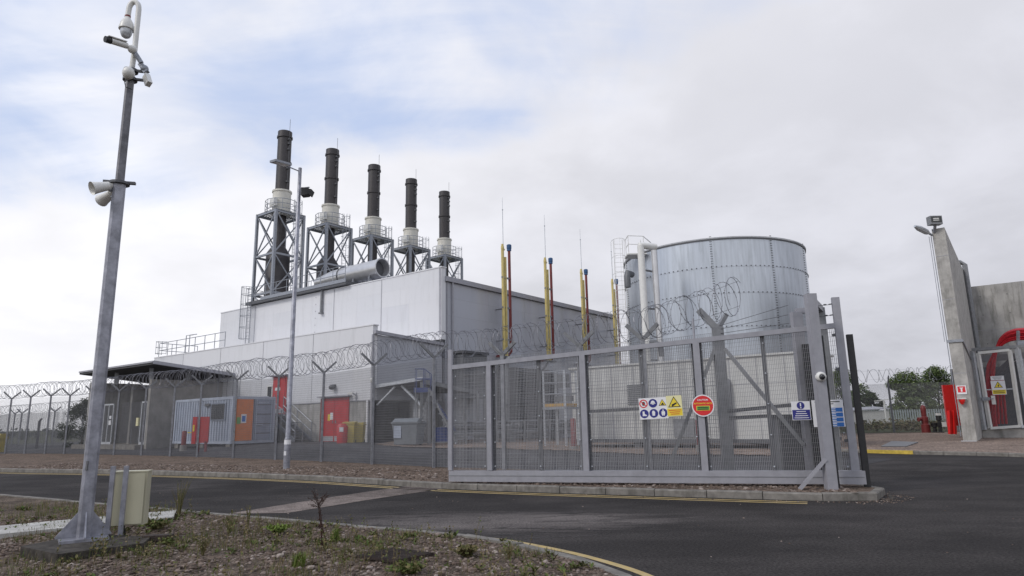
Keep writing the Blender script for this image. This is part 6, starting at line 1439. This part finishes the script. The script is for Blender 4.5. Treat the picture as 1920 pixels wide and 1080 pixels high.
# tall dead dock
q = gz(604, 1026, .075); dk = thing('dead_dock_plant', q, 'tall dead brown dock plant standing alone in the foreground verge', 'weed'); b = MB(); l = MB(); TY = q.y
st_pts = [aty(604, 1026, TY), aty(602, 990, TY), aty(598, 955, TY), aty(596, 938, TY)]
b.tube(st_pts, [.009, .008, .006, .004], 6)
st2 = [aty(612, 1022, TY), aty(604, 985, TY), aty(600, 950, TY)]; b.tube(st2, [.007, .006, .003], 5)
for k in range(26):
    u = rg.random(); s_ = st_pts[2].lerp(st_pts[3], u); a = rg.uniform(0, 6.28); e = s_+V((math.cos(a)*.12, math.sin(a)*.12, rg.uniform(.04, .17))); b.tube([s_, s_.lerp(e, .5)+Z*.012, e], [.002, .0016, .001], 4)
    for i in range(11): c = s_.lerp(e, rg.uniform(.35, 1))+V((rg.gauss(0, .006), rg.gauss(0, .006), rg.gauss(0, .006))); d = V((rg.uniform(-1, 1), rg.uniform(-1, 1), rg.uniform(-1, 1))).normalized()*.0055; e2 = d.orthogonal()*.6; l.poly([c-d, c-e2, c+d, c+e2])
for i in range(60): c = st_pts[0].lerp(st_pts[2], rg.random())+V((rg.gauss(0, .012), rg.gauss(0, .012), 0)); d = V((rg.uniform(-1, 1), rg.uniform(-1, 1), rg.uniform(-1, 1))).normalized()*.012; e2 = d.orthogonal()*.5; l.poly([c-d, c-e2, c+d, c+e2])
b.build('stems', 'stem', dk); l.build('seed_heads', 'stem', dk)['kind'] = 'stuff'
plant('grass_tuft', 560, 1060, 'bright green grass tuft at the bottom left of centre in the foreground', 'grass tuft', .15, .12, 170, 'grass', 'tuft')
plant('grass_tuft', 628, 1012, 'pale yellow green grass tuft right of the dead dock plant', 'grass tuft', .17, .09, 120, 'grass', 'tuft')
plant('weed_plant', 765, 1072, 'low dark green weed clump below the drain grating', 'weed', .1, .2, 34, 'weed')
plant('weed_plant', 335, 966, 'tall reddish dry weed right of the cream cabinet', 'weed', .55, .16, 22, 'dry', 'sparse')
plant('weed_plant', 430, 1000, 'wispy olive weed left of the road patch end', 'weed', .26, .1, 18, 'weed', 'sparse')
plant('weed_plant', 290, 992, 'leafy green weed clump right of the cabinet legs', 'weed', .13, .25, 44, 'weed')
plant('weed_plant', 520, 998, 'bright green low weed clump left of the dead dock plant', 'weed', .1, .2, 40, 'grass')
plant('weed_plant', 380, 1040, 'feathery dry weed in the foreground below the timber block', 'weed', .2, .12, 22, 'dry', 'sparse')
plant('weed_plant', 875, 1042, 'olive brown weed clump beside the curving kerb', 'weed', .13, .18, 34, 'dry')
plant('weed_plant', 955, 1045, 'dry upright weed near the tip of the curving kerb', 'weed', .14, .07, 14, 'dry', 'sparse')
plant('weed_plant', 316, 1024, 'pale green broad leaved weed before the timber block', 'weed', .08, .12, 12, 'weed')
plant('weed_plant', 465, 985, 'small dry reddish weed at the end of the road patch', 'weed', .3, .06, 9, 'dry', 'sparse')
# drain grating lying in the verge
gp = [gz(668, 1047, .08), gz(745, 1056, .08), gz(815, 1042, .08), gz(735, 1032, .08)]
dg = thing('drain_grating', (gp[0]+gp[2])/2, 'rusty brown and grey grating lying in the foreground stones', 'grating')
b = MB(); n = 18
for k in range(n): u = (k+.5)/n; p, q = gp[0].lerp(gp[1], u), gp[3].lerp(gp[2], u); b.beam(V((p.x, p.y, .1)), V((q.x, q.y, .1)), .012, .02)
for u in (.02, .5, .98): p, q = gp[0].lerp(gp[3], u), gp[1].lerp(gp[2], u); b.beam(V((p.x, p.y, .095)), V((q.x, q.y, .095)), .02, .02)
b.build('bars', 'timber', dg)
